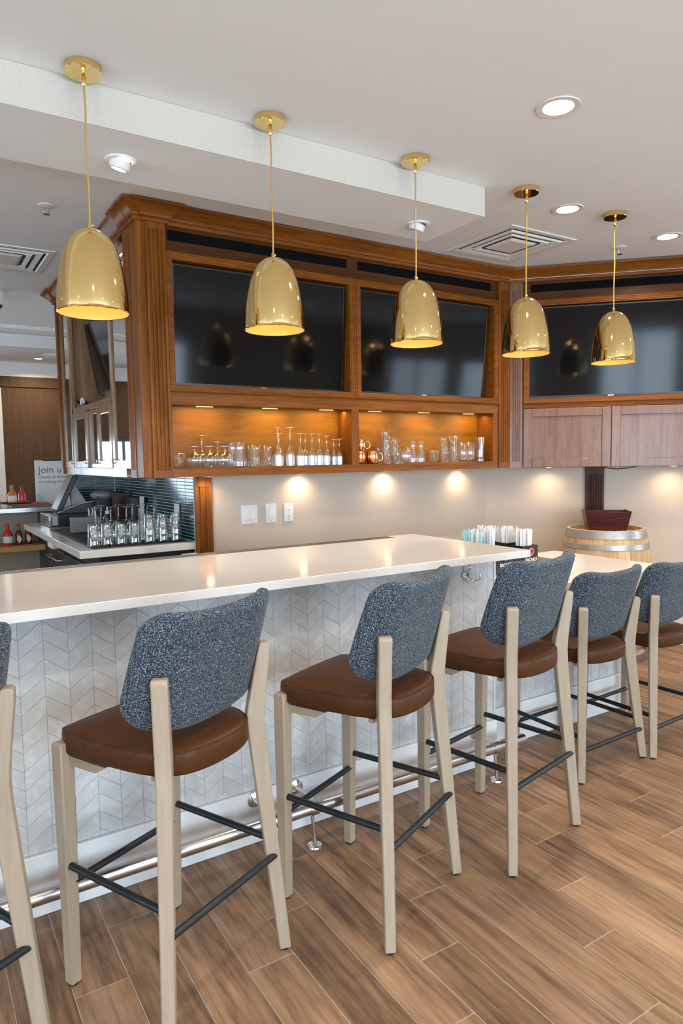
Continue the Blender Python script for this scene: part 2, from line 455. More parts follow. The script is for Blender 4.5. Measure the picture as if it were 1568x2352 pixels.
def wall_with_openings(name, axis, at, a0, a1, z0, z1, opens, mat, thick=0.1):
    """axis 'x': wall runs along x at y=at..at-thick; axis 'y': along y at x=at..at+thick"""
    m = MB()
    def bx(u0, u1, w0, w1):
        if axis == 'x': m.box(u0, u1, min(at, at+thick), max(at, at+thick), w0, w1)
        else: m.box(min(at, at+thick), max(at, at+thick), u0, u1, w0, w1)
    u = a0
    for (o0, o1, oz0, oz1) in sorted(opens):
        bx(u, o0, z0, z1); bx(o0, o1, z0, oz0); bx(o0, o1, oz1, z1); u = o1
    bx(u, a1, z0, z1)
    return struct(m.build(name, mat))
def make_pane():
    m, t, b = nt('window_pane')
    tr = N(t, 'ShaderNodeBsdfTransparent'); gl = N(t, 'ShaderNodeBsdfGlossy'); gl.inputs['Roughness'].default_value = 0.02
    mx = N(t, 'ShaderNodeMixShader'); mx.inputs[0].default_value = 0.06
    t.links.new(tr.outputs[0], mx.inputs[1]); t.links.new(gl.outputs[0], mx.inputs[2])
    t.links.new(mx.outputs[0], t.nodes['Material Output'].inputs[0])
    return m
pane_m = make_pane()
frame_dark = plain('window_frame_paint', (0.06, 0.055, 0.05), 0.4)
wn = [0]
def window(axis, at, a0, a1, z0, z1, sgn):
    wn[0] += 1
    m = MB(); mid = (a0+a1)/2
    def bx(mb, u0, u1, w0, w1, t0, t1):
        if axis == 'x': mb.box(u0, u1, min(at+sgn*t0, at+sgn*t1), max(at+sgn*t0, at+sgn*t1), w0, w1)
        else: mb.box(min(at+sgn*t0, at+sgn*t1), max(at+sgn*t0, at+sgn*t1), u0, u1, w0, w1)
    e = 0.05
    for (u0, u1, w0, w1) in ((a0, a0+e, z0, z1), (a1-e, a1, z0, z1), (a0+e, a1-e, z0, z0+e), (a0+e, a1-e, z1-e, z1), (mid-0.02, mid+0.02, z0+e, z1-e)):
        bx(m, u0, u1, w0, w1, 0.02, 0.07)
    o = struct(m.build('window_%d' % wn[0], frame_dark))
    for (u0, u1) in ((a0+e, mid-0.02), (mid+0.02, a1-e)):
        p = MB(); bx(p, u0, u1, z0+e, z1-e, 0.04, 0.045); p.build('pane', pane_m, o)
wall_with_openings('wall_front', 'x', WY, -5.6, 7.6, 0, CEIL, [(a, b, WZ0, WZ1) for a, b in WINDOWS], wall_m, -0.1)
for a, b in WINDOWS: window('x', WY, a, b, WZ0, WZ1, -1)
wall_with_openings('wall_right', 'y', 7.5, WY, 0.7, 0, CEIL, [(a, b, WZ0, WZ1) for a, b in RWIN], wall_m, 0.1)
for a, b in RWIN: window('y', 7.5, a, b, WZ0, WZ1, 1)
wall_with_openings('wall_left', 'y', -5.5, WY, 9.15, 0, CEIL, [(a, b, WZ0, WZ1) for a, b in LWIN], wall_m, -0.1)
for a, b in LWIN: window('y', -5.5, a, b, WZ0, WZ1, -1)
# far wall: brown panels, pale strip above, a doorway and two windows
far = wall_with_openings('wall_far', 'x', 9.05, -5.5, 3.2, 0, 2.52, [(-2.3, -0.9, 0.7, 1.8), (-0.6, 0.2, 0.7, 1.8), (0.42, 0.93, 0.0, 2.36)], panel_brown, 0.1)
box_obj('pale_strip', -5.5, 3.2, 9.045, 9.15, 2.52, CEIL, white_m, far)
box_obj('panel_rail', 1.0, 3.2, 9.03, 9.05, 2.40, 2.52, panel_brown, far)
for a, b in FWIN: window('x', 9.05, a, b, 0.7, 1.8, 1)
d1 = struct(box_obj('door_1', 0.42, 0.93, 9.10, 9.14, 0, 2.36, plain('door_dark', (0.05, 0.04, 0.035), 0.3)))
box_obj('door_frame', 0.93, 1.0, 9.0, 9.05, 0, 2.38, plain('pale_door_trim', (0.7, 0.68, 0.66), 0.4), d1)
box_obj('glass', 0.52, 0.9, 9.085, 9.10, 0.3, 2.2, mirror_m, d1)
# back walls of the bar
YW, XT = 4.1, 1.507          # beige wall plane, tiled wall plane
wb = struct(box_obj('wall_back', XT+0.006, 4.15, YW, YW+0.12, 0, CEIL, wall_m))
CN = (5.72/S2-YW, YW)        # corner with the 45 degree wall
wa = bpy.data.objects.new('wall_angled', None)
m = MB(); m.box(-0.05, 5.2, 0, 0.12, 0, CEIL)
wa = struct(m.build('wall_angled', wall_m)); wa.location = (CN[0], CN[1], 0); wa.rotation_euler = (0, 0, R(-45))
wt = struct(box_obj('wall_tiled', XT+0.006, XT+0.13, YW+0.12, 6.15, 0, CEIL, tgrout_m))
wr = struct(box_obj('wall_return', 1.19, XT+0.006, 6.02, 6.15, 0, CEIL, tgrout_m))
tw, th = 0.1495, 0.0217
m = MB(); a, b, q = tw*1.06/2-0.0017, th/2-0.0017, 0.001
m.loft([[(0.002, -a, -b), (0.002, a, -b), (0.002, a, b), (0.002, -a, b)], [(-0.0012, -a, -b), (-0.0012, a, -b), (-0.0012, a, b), (-0.0012, -a, b)],
        [(-0.002, -a+q, -b+q), (-0.002, a-q, -b+q), (-0.002, a-q, b-q), (-0.002, -a+q, b-q)]])
tsrc = None
for r_ in range(20):
    for c in range(12):
        loc = (XT+0.006, YW+0.008+tw*1.06*(c+0.5), 0.992+th*(r_+0.5))
        if tsrc is None: tsrc = m.build('tile', teal_m, wt, loc=loc)
        else: inst(tsrc, wt, loc)
for r_ in range(20):
    for c in range(2):
        o = inst(tsrc, wr, (XT-tw*1.06*(c+0.5), 6.02, 0.992+th*(r_+0.5)), R(90))
box_obj('corner_trim', XT-0.002, XT+0.006, YW-0.001, YW+0.006, 0.0, 1.405, plastic_w, wb)

# ================================================================== downlights and ceiling fittings
ring_m = plain('lamp_trim', (0.78, 0.74, 0.70), 0.35)
def downlight(x, y, z, label, r=0.085, watts=13, warm=(1.0, 0.83, 0.64), spread=2.3):
    t = thing('downlight', label, 'ceiling light', (x, y, z), 0, 'recessed ceiling downlights')
    MB().lathe([(r*0.66, 0.0), (r, -0.001), (r*0.98, -0.005), (r*0.70, -0.004), (r*0.62, 0.012)], 32, cap0=False, cap1=False).build('trim_ring', ring_m, t, 30)
    MB().lathe([(0.0005, 0.0), (r*0.665, 0.0), (r*0.665, -0.0022), (0.0005, -0.0022)], 32, cap0=False, cap1=False).build('lens', lamp_on, t)
    d = bpy.data.lights.new('downlight_lamp', 'AREA'); d.shape = 'DISK'; d.size = r*1.3; d.energy = watts; d.color = warm; d.spread = R(150)
    o = bpy.data.objects.new('downlight_lamp', d); link(o, t); o.location = (0, 0, -0.012)
    return t
downlight(2.228, 1.899, CEIL, 'largest bright recessed downlight in the ceiling, upper right of the room')
downlight(3.17, 2.632, CEIL, 'recessed downlight between the last two pendants, near the square vent')
downlight(4.114, 2.641, CEIL, 'small recessed downlight near the right edge above the angled cabinet')
HID = [(0.2, 0.5), (1.5, -0.3), (3.4, 0.3), (-1.9, 1.0), (-2.2, -1.6), (0.2, -2.0), (2.4, -2.2), (4.8, -1.0), (5.2, 1.2), (-3.8, 2.4), (-3.6, 0.0), (-2.0, 4.6), (-3.6, 6.2)]
for i, (x, y) in enumerate(HID):
    downlight(x, y, CEIL, 'recessed ceiling downlight of the dining room behind the viewer')
downlight(1.36, 8.62, 2.69, 'distant downlight washing the brown panelled wall', r=0.06, watts=9, warm=(1, 0.75, 0.48))
downlight(-0.6, 8.5, 2.69, 'downlight over the far serving window', r=0.06, watts=9, warm=(1, 0.75, 0.48))
def eyeball(x, y, z, label, on):
    t = thing('eyeball_light', label, 'ceiling light', (x, y, z), 0, 'eyeball lights in the bulkhead')
    MB().lathe([(0.04, 0.0), (0.062, 0.0), (0.06, -0.006), (0.042, -0.006)], 28, cap0=False, cap1=False).build('trim_ring', white_m, t, 30)
    g = MB().lathe([(0.04, -0.002), (0.042, -0.02), (0.038, -0.034), (0.030, -0.036), (0.028, -0.02)], 24, cap0=False, cap1=False).build('eyeball', white_m, t, 30)
    g.rotation_euler = (R(14), R(12), 0)
    l = MB().lathe([(0.0005, -0.02), (0.0285, -0.02), (0.0285, -0.024), (0.0005, -0.024)], 20, cap0=False, cap1=False).build('lens', lamp_on if on else dgrey_m, g)
    if on:
        d = bpy.data.lights.new('eyeball_lamp', 'SPOT'); d.energy = 40; d.spot_size = R(80); d.spot_blend = 0.8; d.color = (1, 0.85, 0.66); d.shadow_soft_size = 0.03
        o = bpy.data.objects.new('eyeball_lamp', d); link(o, t); o.location = (0, 0, -0.05); o.rotation_euler = (R(14), 0, 0)
eyeball(0.8, 2.885, 2.705, 'lit white eyeball light in the bulkhead beside the first pendant', True)
eyeball(2.324, 2.892, 2.705, 'unlit white eyeball light behind the cord of the third pendant', False)
dark_in = plain('duct_shade', (0.03, 0.03, 0.03), 0.8)
def vent(x0, x1, y0, y1, label):
    cx, cyy = (x0+x1)/2, (y0+y1)/2; h = (x1-x0)/2
    t = thing('air_vent', label, 'vent', (cx, cyy, CEIL), 0, 'square ceiling air diffusers')
    def sq(mb, a, b, za, zb):
        mb.loft([[(-a, -a, za), (a, -a, za), (a, a, za), (-a, a, za)], [(-b, -b, zb), (b, -b, zb), (b, b, zb), (-b, b, zb)]], False, False)
        return mb
    fr = MB(); sq(fr, h, h, 0, -0.006); sq(fr, h, h-0.035, -0.006, -0.006); sq(fr, h-0.035, h-0.045, -0.006, 0.0)
    fr.build('outer_frame', plastic_w, t)
    MB().box(-h+0.02, h-0.02, -h+0.02, h-0.02, -0.0015, -0.0005).build('duct_shade_sheet', dark_in, t)  # flat dark sheet, its colour stands in for the shade inside the duct
    for a, b in ((h-0.06, h-0.10), (h-0.115, h-0.15), ):
        s_ = MB(); sq(s_, a, a-0.008, -0.002, -0.012); sq(s_, a-0.008, b, -0.012, -0.004); s_.build('louvre', plastic_w, t)
    a = h-0.17
    MB().loft([[(-a, -a, -0.004), (a, -a, -0.004), (a, a, -0.004), (-a, a, -0.004)], [(-a+0.02, -a+0.02, -0.014), (a-0.02, -a+0.02, -0.014), (a-0.02, a-0.02, -0.014), (-a+0.02, a-0.02, -0.014)]]).build('centre_panel', plastic_w, t)
    for s_ in (-1, 1):
        MB().tube([(s_*(h-0.16), s_*(h-0.16), -0.004), (s_*(h-0.045), s_*(h-0.045), -0.004)], 0.003, 6).build('brace', plastic_w, t)
        MB().tube([(s_*(h-0.16), -s_*(h-0.16), -0.004), (s_*(h-0.045), -s_*(h-0.045), -0.004)], 0.003, 6).build('brace', plastic_w, t)
vent(3.09, 3.665, 2.967, 3.542, 'square white ceiling air diffuser in front of the cabinet corner')
vent(0.30, 0.895, 4.805, 5.40, 'square white ceiling air diffuser at the left edge')
def sprinkler(x, y, label):
    t = thing('sprinkler_head', label, 'sprinkler', (x, y, CEIL), 0, 'ceiling sprinkler heads')
    MB().lathe([(0.0005, 0), (0.042, 0), (0.040, -0.004), (0.02, -0.008), (0.0005, -0.008)], 24, cap0=False, cap1=False).build('escutcheon', plastic_w, t, 30)
    m = MB(); m.tube([(0.012, 0, -0.006), (0.014, 0, -0.03), (0, 0, -0.042)], 0.003, 6); m.tube([(-0.012, 0, -0.006), (-0.014, 0, -0.03), (0, 0, -0.042)], 0.003, 6)
    m.build('yoke', steel_m, t, 40)
    MB().lathe([(0.0005, -0.042), (0.017, -0.042), (0.017, -0.046), (0.0005, -0.046)], 16, cap0=False, cap1=False).build('deflector', steel_m, t)
sprinkler(0.705, 3.983, 'small sprinkler head in the ceiling left of the wooden cabinet')
sprinkler(4.049, 2.934, 'small sprinkler head above the angled cabinet beside the fifth pendant')
t = thing('security_camera', 'white dome security camera cut by the left edge', 'camera', (0.70, 6.15, CEIL))
MB().lathe([(0.045, 0), (0.045, -0.05), (0.04, -0.085), (0.032, -0.1)], 24).build('housing', plastic_w, t, 40)
MB().sphere((0, 0, -0.1), 0.03).build('lens', black_m, t, 60)
t = thing('smoke_detector', 'round white smoke detector on the far soffit', 'detector', (1.42, 8.25, 2.69))
MB().lathe([(0.075, 0), (0.075, -0.012), (0.05, -0.03), (0.02, -0.036)], 24).build('housing', plastic_w, t, 40)
t = thing('ceiling_speaker', 'flat round white ceiling speaker behind the dome camera', 'speaker', (0.72, 6.85, CEIL))
MB().lathe([(0.1, 0), (0.1, -0.006), (0.085, -0.01), (0.0005, -0.01)], 28, cap1=False).build('grille', plastic_w, t, 40)

# ================================================================== pendants
PZ = 2.02
SH = [(0.1200, 0.0), (0.1206, 0.006), (0.1204, 0.03), (0.1175, 0.08), (0.113, 0.115), (0.107, 0.148), (0.098, 0.19), (0.084, 0.23), (0.066, 0.258), (0.043, 0.278), (0.02, 0.287), (0.006, 0.289)]
def pendant(first=None):
    t = thing('pendant_lamp', '', 'pendant lamp')
    prof = SH + [(r-0.0018, z-0.002) for r, z in reversed(SH) if r > 0.01 and z > 0.004] + [(0.1182, 0.0)]
    MB().lathe(SH, 64, cap0=False, cap1=True).build('shade', brass_m, t, 60, loc=(0, 0, PZ))
    lin = [(r-0.0018, z-0.002 if z > 0 else z) for r, z in SH]
    MB().lathe(lin, 48, cap0=False, cap1=True).build('lining', brass_in, t, 60, loc=(0, 0, PZ))
    MB().lathe([(0.1182, 0.0), (0.121, -0.001), (0.1225, 0.0015), (0.121, 0.004)], 64, cap0=False, cap1=False).build('rim', brass_m, t, 60, loc=(0, 0, PZ))
    MB().lathe([(0.007, 0.286), (0.007, 0.305), (0.0045, 0.308)], 12).build('collar', brass_m, t, 40, loc=(0, 0, PZ))
    MB().sphere((0.008, -0.004, PZ+0.300), 0.004, 8, 6).build('set_screw', chrome_m, t, 60)
    MB().tube([(0, 0, PZ+0.30), (0.0025, 0, PZ+0.42), (-0.003, 0, PZ+0.56), (0.002, 0, PZ+0.68), (0, 0, CEIL-0.07)], 0.0034, 8).build('cord', brass_cord, t, 60)
    MB().lathe([(0.0005, 0), (0.0625, 0), (0.0625, -0.021), (0.0605, -0.024), (0.0005, -0.024)], 48, cap0=False, cap1=False).build('canopy', brass_m, t, 30, loc=(0, 0, CEIL))
    MB().lathe([(0.0045, -0.024), (0.0075, -0.03), (0.0085, -0.062), (0.004, -0.068)], 14).build('strain_relief', brass_m, t, 40, loc=(0, 0, CEIL))
    MB().lathe([(0.0005, 0.0), (0.018, 0.006), (0.028, 0.025), (0.028, 0.042), (0.016, 0.075), (0.013, 0.10)], 18, cap0=False).build('bulb', emis('bulb_glow', (1.0, 0.70, 0.36), 3.0), t, 60, loc=(0, 0, PZ+0.12))
    MB().lathe([(0.016, 0.09), (0.018, 0.10), (0.018, 0.16)], 16).build('socket', black_m, t, 40, loc=(0, 0, PZ+0.12))
    return t
def lamp_in(t):
    d = bpy.data.lights.new('pendant_bulb', 'POINT'); d.energy = 0.55; d.color = (1.0, 0.64, 0.30); d.shadow_soft_size = 0.03
    o = bpy.data.objects.new('pendant_bulb', d); link(o, t); o.location = (0, 0, PZ+0.095)
P0 = pendant()
PXS = [0.591, 1.302, 2.034, 2.755, 3.469]
PL_ = ['largest gold dome pendant lamp, hanging in front of the mirrored side cabinet', 'gold dome pendant lamp hanging in front of the left television', 'gold dome pendant lamp hanging in front of the middle television',
       'gold dome pendant lamp hanging before the fluted cabinet corner', 'smallest gold dome pendant lamp, hanging before the rightmost television']
for i, x in enumerate(PXS):
    o = P0 if i == 0 else copy_tree(P0)
    o.location = (x, 2.547, 0); tag(o, PL_[i], 'pendant lamp', 'gold pendants over the bar')
    o.rotation_euler = (0, 0, 0.3*i)
for o in [x for x in COL.objects if x.get('group') == 'gold pendants over the bar']: lamp_in(o)

# ================================================================== cabinets
YF = 3.70
ZB, ZS, ZN, ZR, ZT, ZG0, ZG1, ZC, ZTOP = 1.405, 1.455, 1.807, 1.873, 2.625, 2.684, 2.740, 2.785, 2.842
CROWN = [(-0.02, 2.755), (0.012, 2.755), (0.014, 2.772), (0.024, 2.776), (0.028, 2.788), (0.046, 2.800), (0.072, 2.826), (0.082, 2.830), (0.084, ZTOP), (-0.02, ZTOP)]
FRAME = [(0, -0.02), (0, 0.012), (0.006, 0.018), (0.012, 0.018), (0.014, 0.013), (0.022, 0.013), (0.024, 0.009), (0.033, 0.009), (0.035, 0.004), (0.042, 0.003), (0.042, -0.13)]
def tv_bay(t, x0, x1, nx0, nx1, yf, niche=True, back=None):
    """upper part of a bay between x0 and x1; opening nx0..nx1"""
    back = yf+0.40 if back is None else back
    MB().frame(x0, x1, ZR, ZT, yf, FRAME).build('frame_moulding', wood_x, t, 40)
    p = MB(); p.box(x0, x1, yf, yf+0.02, ZT, ZG0-0.0); p.box(x0, x1, yf, yf+0.02, ZG1, ZC); p.box(x0, nx0+0.012, yf, yf+0.02, ZG0, ZG1); p.box(nx1-0.012, x1, yf, yf+0.02, ZG0, ZG1)
    p.v = [(a_, b_+0.012, c_) for a_, b_, c_ in p.v]; p.build('frieze_panel', wood_frieze, t)
    box_obj('speaker_grille', nx0+0.012, nx1-0.012, yf+0.020, yf+0.030, ZG0, ZG1, grille_m, t)
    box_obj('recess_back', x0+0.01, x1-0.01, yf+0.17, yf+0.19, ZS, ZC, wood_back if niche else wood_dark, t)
    box_obj('carcass', x0+0.005, x1-0.005, yf+0.19, back-0.002, ZB+0.002, ZC, wood_dark, t)
    box_obj('cabinet_top', x0, x1, yf, back-0.002, ZC, ZC+0.02, wood_x, t)
    if niche:
        box_obj('rail', x0, x1, yf, yf+0.17, ZN, ZR, wood_x, t)
        box_obj('bottom_board', x0, x1, yf-0.002, back-0.003, ZB, ZS, wood_x, t)
        box_obj('stile', x0, nx0, yf, yf+0.17, ZS, ZN, wood_z, t)
        box_obj('stile', nx1, x1, yf, yf+0.17, ZS, ZN, wood_z, t)
def niche_lamp(t, xs, yf):
    for x in xs:
        MB().box(x-0.05, x+0.05, yf+0.10, yf+0.11, ZN-0.003, ZN-0.0005).build('light_bar', emis('niche_strip', (1.0, 0.62, 0.25), 2.0), t)
        d = bpy.data.lights.new('niche_lamp', 'AREA'); d.shape = 'RECTANGLE'; d.size = 0.26; d.size_y = 0.03; d.energy = 0.62; d.color = (1.0, 0.66, 0.22)
        o = bpy.data.objects.new('niche_lamp', d); link(o, t); o.location = (x, yf+0.085, ZN-0.012); o.rotation_euler = (R(8), 0, 0)
# --- left bay
t = thing('television_cabinet', 'cherry wall cabinet bay with the left television and shelf of stemware', 'cabinet')
tv_bay(t, 1.237, 2.460, 1.250, 2.425, YF)
box_obj('corner_post', 1.083, 1.136, 3.692, 3.93, ZB, ZC, wood_z, t, bevel=(0.004, 2))
fluted(MB(), (1.132, 3.676), (1, 0), (0, -1), 0.106, 0.03, ZB, ZC, 1.445, 2.72, 4, depth=0.010, margin=0.010).build('pilaster', wood_z, t, 35)
fluted(MB(), (1.079, 3.93), (0, -1), (-1, 0), 0.11, 0.02, ZB, ZC, 1.45, 2.72, 5, depth=0.004).build('pilaster', wood_z, t, 35)
MB().sweep([(1.079, 3.93), (1.079, 3.80), (1.083, 3.80), (1.083, 3.690), (1.125, 3.690), (1.125, 3.674), (1.242, 3.674), (1.242, 3.70), (2.46, 3.70)], CROWN).build('crown_moulding', wood_x, t, 35)
niche_lamp(t, [1.48, 1.90, 2.30], YF)
# --- middle bay
t = thing('television_cabinet', 'cherry wall cabinet bay with the middle television, copper mugs on its shelf', 'cabinet')
tv_bay(t, 2.4605, 3.716, 2.479, 3.668, YF)
fluted(MB(), (3.718, 3.69), (1, 0), (0, -1), 0.105, 0.03, ZB, ZC, 1.445, 2.70, 4, depth=0.010, margin=0.010).build('pilaster', wood_z, t, 35)
box_obj('corner_post', 3.718, 3.84, 3.722, 4.05, ZB, ZC, wood_z, t)
MB().sweep([(2.4605, 3.70), (3.70, 3.70), (3.712, 3.688), (3.86, 3.688)], CROWN).build('crown_moulding', wood_x, t, 35)
niche_lamp(t, [2.68, 3.10, 3.52], YF)
# --- angled bay (own frame: x along the wall to the right, y into the wall)
AO = (3.83, 3.70)
t = thing('television_cabinet', 'angled cherry cabinet with the rightmost television above pale panelled doors', 'cabinet', (AO[0], AO[1], 0), R(-45))
AB = 0.40*1.0
tv_bay(t, 0.100, 1.345, 0.137, 1.308, 0.0, False, AB-0.005)
fluted(MB(), (0.005, -0.012), (1, 0), (0, -1), 0.088, 0.03, ZB, ZC, 1.45, 2.70, 4).build('pilaster', wood_door, t, 35)
fluted(MB(), (1.352, -0.012), (1, 0), (0, -1), 0.1, 0.03, ZB, ZC, 1.45, 2.70, 4).build('pilaster', wood_door, t, 35)
box_obj('end_panel', 1.40, 1.452, 0.018, AB-0.005, ZB, ZC, wood_door, t)
box_obj('corner_post', 0.02, 0.10, 0.018, AB-0.2, ZB, ZC, wood_door, t)
MB().sweep([(-0.04, -0.012), (1.46, -0.012), (1.46, 0.38)], CROWN).build('crown_moulding', wood_x, t, 35)
MB().box(-0.03, 1.46, -0.04, -0.036, 2.772, 2.776).build('pale_bead', plain('pale_bead', (0.6, 0.5, 0.45), 0.3), t)
box_obj('bottom_board', 0.1, 1.345, 0.02, AB-0.005, ZB+0.004, ZB+0.024, wood_door, t)
box_obj('rail', 0.1, 1.345, 0, 0.02, ZR-0.03, ZR, wood_x, t)
for (a, b) in ((0.102, 0.7155), (0.7185, 1.343)):
    z0, z1, w = ZB, ZR-0.034, 0.062
    d = MB(); d.box(a, b, -0.004, 0.014, z0, z1)
    m2 = MB(); 
    m2.box(a, a+w, -0.018, -0.004, z0, z1); m2.box(b-w, b, -0.018, -0.004, z0, z1); m2.box(a+w, b-w, -0.018, -0.004, z0, z0+w); m2.box(a+w, b-w, -0.018, -0.004, z1-w, z1)
    dd = m2.build('door', wood_door, t, bevel=(0.003, 2))
    box_obj('door_panel', a+w-0.004, b-w+0.004, -0.008, 0.012, z0+w-0.004, z1-w+0.004, wood_door, dd)
# --- side cabinet with mirrored doors
t = thing('side_cabinet', 'long side cabinet with mirrored doors and a tilted television in its niche', 'cabinet')
XS = 1.10
SB = XT-0.003
def sbox(n, x0, x1, y0, y1, z0, z1, mat=None, parent=None, bevel=None): return box_obj(n, x0, x1, y0, y1, z0, z1, mat or wood_side, parent or t, bevel)
sbox('bottom_board', XS, SB, 4.102, 5.96, ZB, ZS)
sbox('cabinet_top', XS, SB, 4.102, 5.96, 2.72, ZC)
sbox('back_panel', XS+0.33, SB, 4.102, 5.96, ZS, 2.72, wood_side)
sbox('end_panel', XS, SB, 5.93, 5.96, ZS, 2.72)
sbox('partition', XS+0.02, XS+0.33, 4.36, 4.38, ZS, 2.72); sbox('partition', XS+0.02, XS+0.33, 5.56, 5.58, ZS, 2.72)
fluted(MB(), (1.079, 5.96), (0, -1), (-1, 0), 0.055, 0.03, ZB, ZC, 1.45, 2.72, 2, depth=0.004).build('pilaster', wood_z, t, 35)
def glass_door(y0, y1, z0, z1, w, x=XS, nm='door', wz=None, knob=None):
    wz = wz or w
    d = MB(); d.box(x-0.004, x+0.016, y0, y0+w, z0, z1); d.box(x-0.004, x+0.016, y1-w, y1, z0, z1); d.box(x-0.004, x+0.016, y0+w, y1-w, z0, z0+wz); d.box(x-0.004, x+0.016, y0+w, y1-w, z1-wz, z1)
    o = d.build(nm, wood_side, t, bevel=(0.002, 2))
    MB().box(x+0.005, x+0.010, y0+w-0.003, y1-w+0.003, z0+wz-0.003, z1-wz+0.003).build('mirror_pane', mirror_m, o)
    if knob:
        k = MB().tube([(x-0.004, knob[0], knob[1]-0.012), (x-0.02, knob[0], knob[1]-0.008), (x-0.02, knob[0], knob[1]+0.008), (x-0.004, knob[0], knob[1]+0.012)], 0.004, 8).build('handle', steel_m, o, 60)
    return o
glass_door(3.94, 4.375, ZS, 2.72, 0.05, knob=(4.35, 1.50))
glass_door(5.565, 5.90, ZS, 2.72, 0.05, knob=(5.59, 1.50))
sbox('niche_shelf', XS, XS+0.33, 4.38, 5.56, 1.86, 1.90)
sbox('stile', XS, XS+0.02, 4.377, 4.40, ZS, 2.72); sbox('stile', XS, XS+0.02, 5.535, 5.563, ZS, 2.72)
sbox('top_rail', XS, XS+0.02, 4.40, 5.535, 2.66, 2.72)
glass_door(4.402, 4.775, ZS+0.002, 1.858, 0.052, wz=0.048, knob=(4.755, 1.50))
glass_door(5.085, 5.533, ZS+0.002, 1.858, 0.052, wz=0.048, knob=(5.11, 1.50))
glass_door(4.78, 5.08, ZS+0.002, 1.858, 0.03, x=XS+0.016, wz=0.03)
MB().sweep([(1.45, 5.962), (1.075, 5.962), (1.075, 5.905), (XS-0.004, 5.905), (XS-0.004, 3.955)], CROWN).build('crown_moulding', wood_y, t, 35)

# --- televisions
def television(label, w, h, loc, rz, tilt):
    t = thing('television', label, 'television', loc, rz, 'wall televisions')
    piv = Matrix.Rotation(tilt, 4, 'X')
    def P(mb):
        mb.v = [tuple(piv @ Vector(p)) for p in mb.v]; return mb
    P(MB().box(-w/2, w/2, 0.0, 0.028, -h/2, h/2)).build('housing', bezel_m, t, bevel=(0.004, 2))
    e = 0.009
    b = MB(); b.box(-w/2, w/2, -0.004, 0, -h/2, -h/2+e*1.6); b.box(-w/2, w/2, -0.004, 0, h/2-e, h/2); b.box(-w/2, -w/2+e, -0.004, 0, -h/2+e*1.6, h/2-e); b.box(w/2-e, w/2, -0.004, 0, -h/2+e*1.6, h/2-e)
    P(b).build('bezel', bezel_m, t)
    P(MB().box(-w/2+e, w/2-e, -0.0015, -0.0002, -h/2+e*1.6, h/2-e)).build('screen', screen_m, t)
    P(MB().box(-0.02, 0.02, -0.006, -0.004, -h/2+0.002, -h/2+0.008)).build('badge', steel_m, t)
    P(MB().box(-0.2, 0.2, 0.028, 0.05, -0.15, 0.15)).build('wall_bracket', black_m, t)
    return t
television('black television in the left cabinet bay, second pendant before it', 1.112, 0.652, (1.840, 3.745, 2.243), 0, R(4.5))
television('black television in the middle cabinet bay, third pendant before it', 1.112, 0.652, (3.070, 3.745, 2.243), 0, R(4.5))
ax = lambda x, y: (AO[0]+(x+y)*S2, AO[1]+(-x+y)*S2)
television('rightmost black television with bright window reflections, in the angled cabinet', 1.165, 0.655, (*ax(0.7225, 0.045), 2.248), R(-45), R(5))
television('small tilted television seen edge-on in the side cabinet niche', 0.95, 0.52, (1.225, 4.935, 2.25), R(-90), R(9))
t = thing('media_box', 'small silver media player on the side cabinet shelf under the tilted television', 'electronics')
box_obj('case', 1.14, 1.30, 4.45, 4.68, 1.901, 1.945, grey_m, t, bevel=(0.004, 2)); box_obj('front_plate', 1.137, 1.14, 4.45, 4.68, 1.904, 1.942, steel_m, t)
t = thing('desk_fan', 'small black and white gadget at the far end of the side cabinet shelf', 'electronics')
MB().prism([(5.12, 1.901), (5.50, 1.901), (5.50, 1.96), (5.44, 1.93), (5.3, 1.918)], 1.12, 1.2, 'x').build('body', black_m, t)
MB().tube([(1.115, 5.26+0.045*math.cos(a*math.pi/8), 1.918+0.04*math.sin(a*math.pi/8)) for a in range(9)], 0.009, 8).build('arch', plastic_w, t, 60)

# --- pilasters on the walls below
pl = fluted(MB(), (XT, YW-0.03), (1, 0), (0, -1), 0.108, 0.03, 0.0, ZB, 0.06, 1.335, 4, depth=0.008, margin=0.014).build('trim_3', wood_z, None, 35)
struct(pl); tag(pl, 'fluted cherry pilaster between the teal tiles and beige wall')
o_ = bpy.data.objects.new
pr = MB(); fluted(pr, (0.590, -0.03), (1, 0), (0, -1), 0.138, 0.03, 0.0, ZB, 0.06, 1.34, 6, depth=0.007, margin=0.016)
pr = pr.build('trim_4', wood_dark, None, 35); pr.location = (AO[0]+(AB-0.003)*S2, AO[1]+(AB-0.003)*S2, 0); pr.rotation_euler = (0, 0, R(-45)); struct(pr); tag(pr, 'dark fluted pilaster behind the barrel')
cb = MB().tube([(*ax(0.72, 0.37), 1.400), (*ax(0.76, 0.365), 1.385), (*ax(0.82, 0.36), 1.378), (*ax(0.90, 0.36), 1.385), (*ax(0.98, 0.36), 1.402)], 0.003, 6).build('cable', black_m, None, 60)
tag(cb, 'thin black cable drooping under the angled cabinet', 'cable')

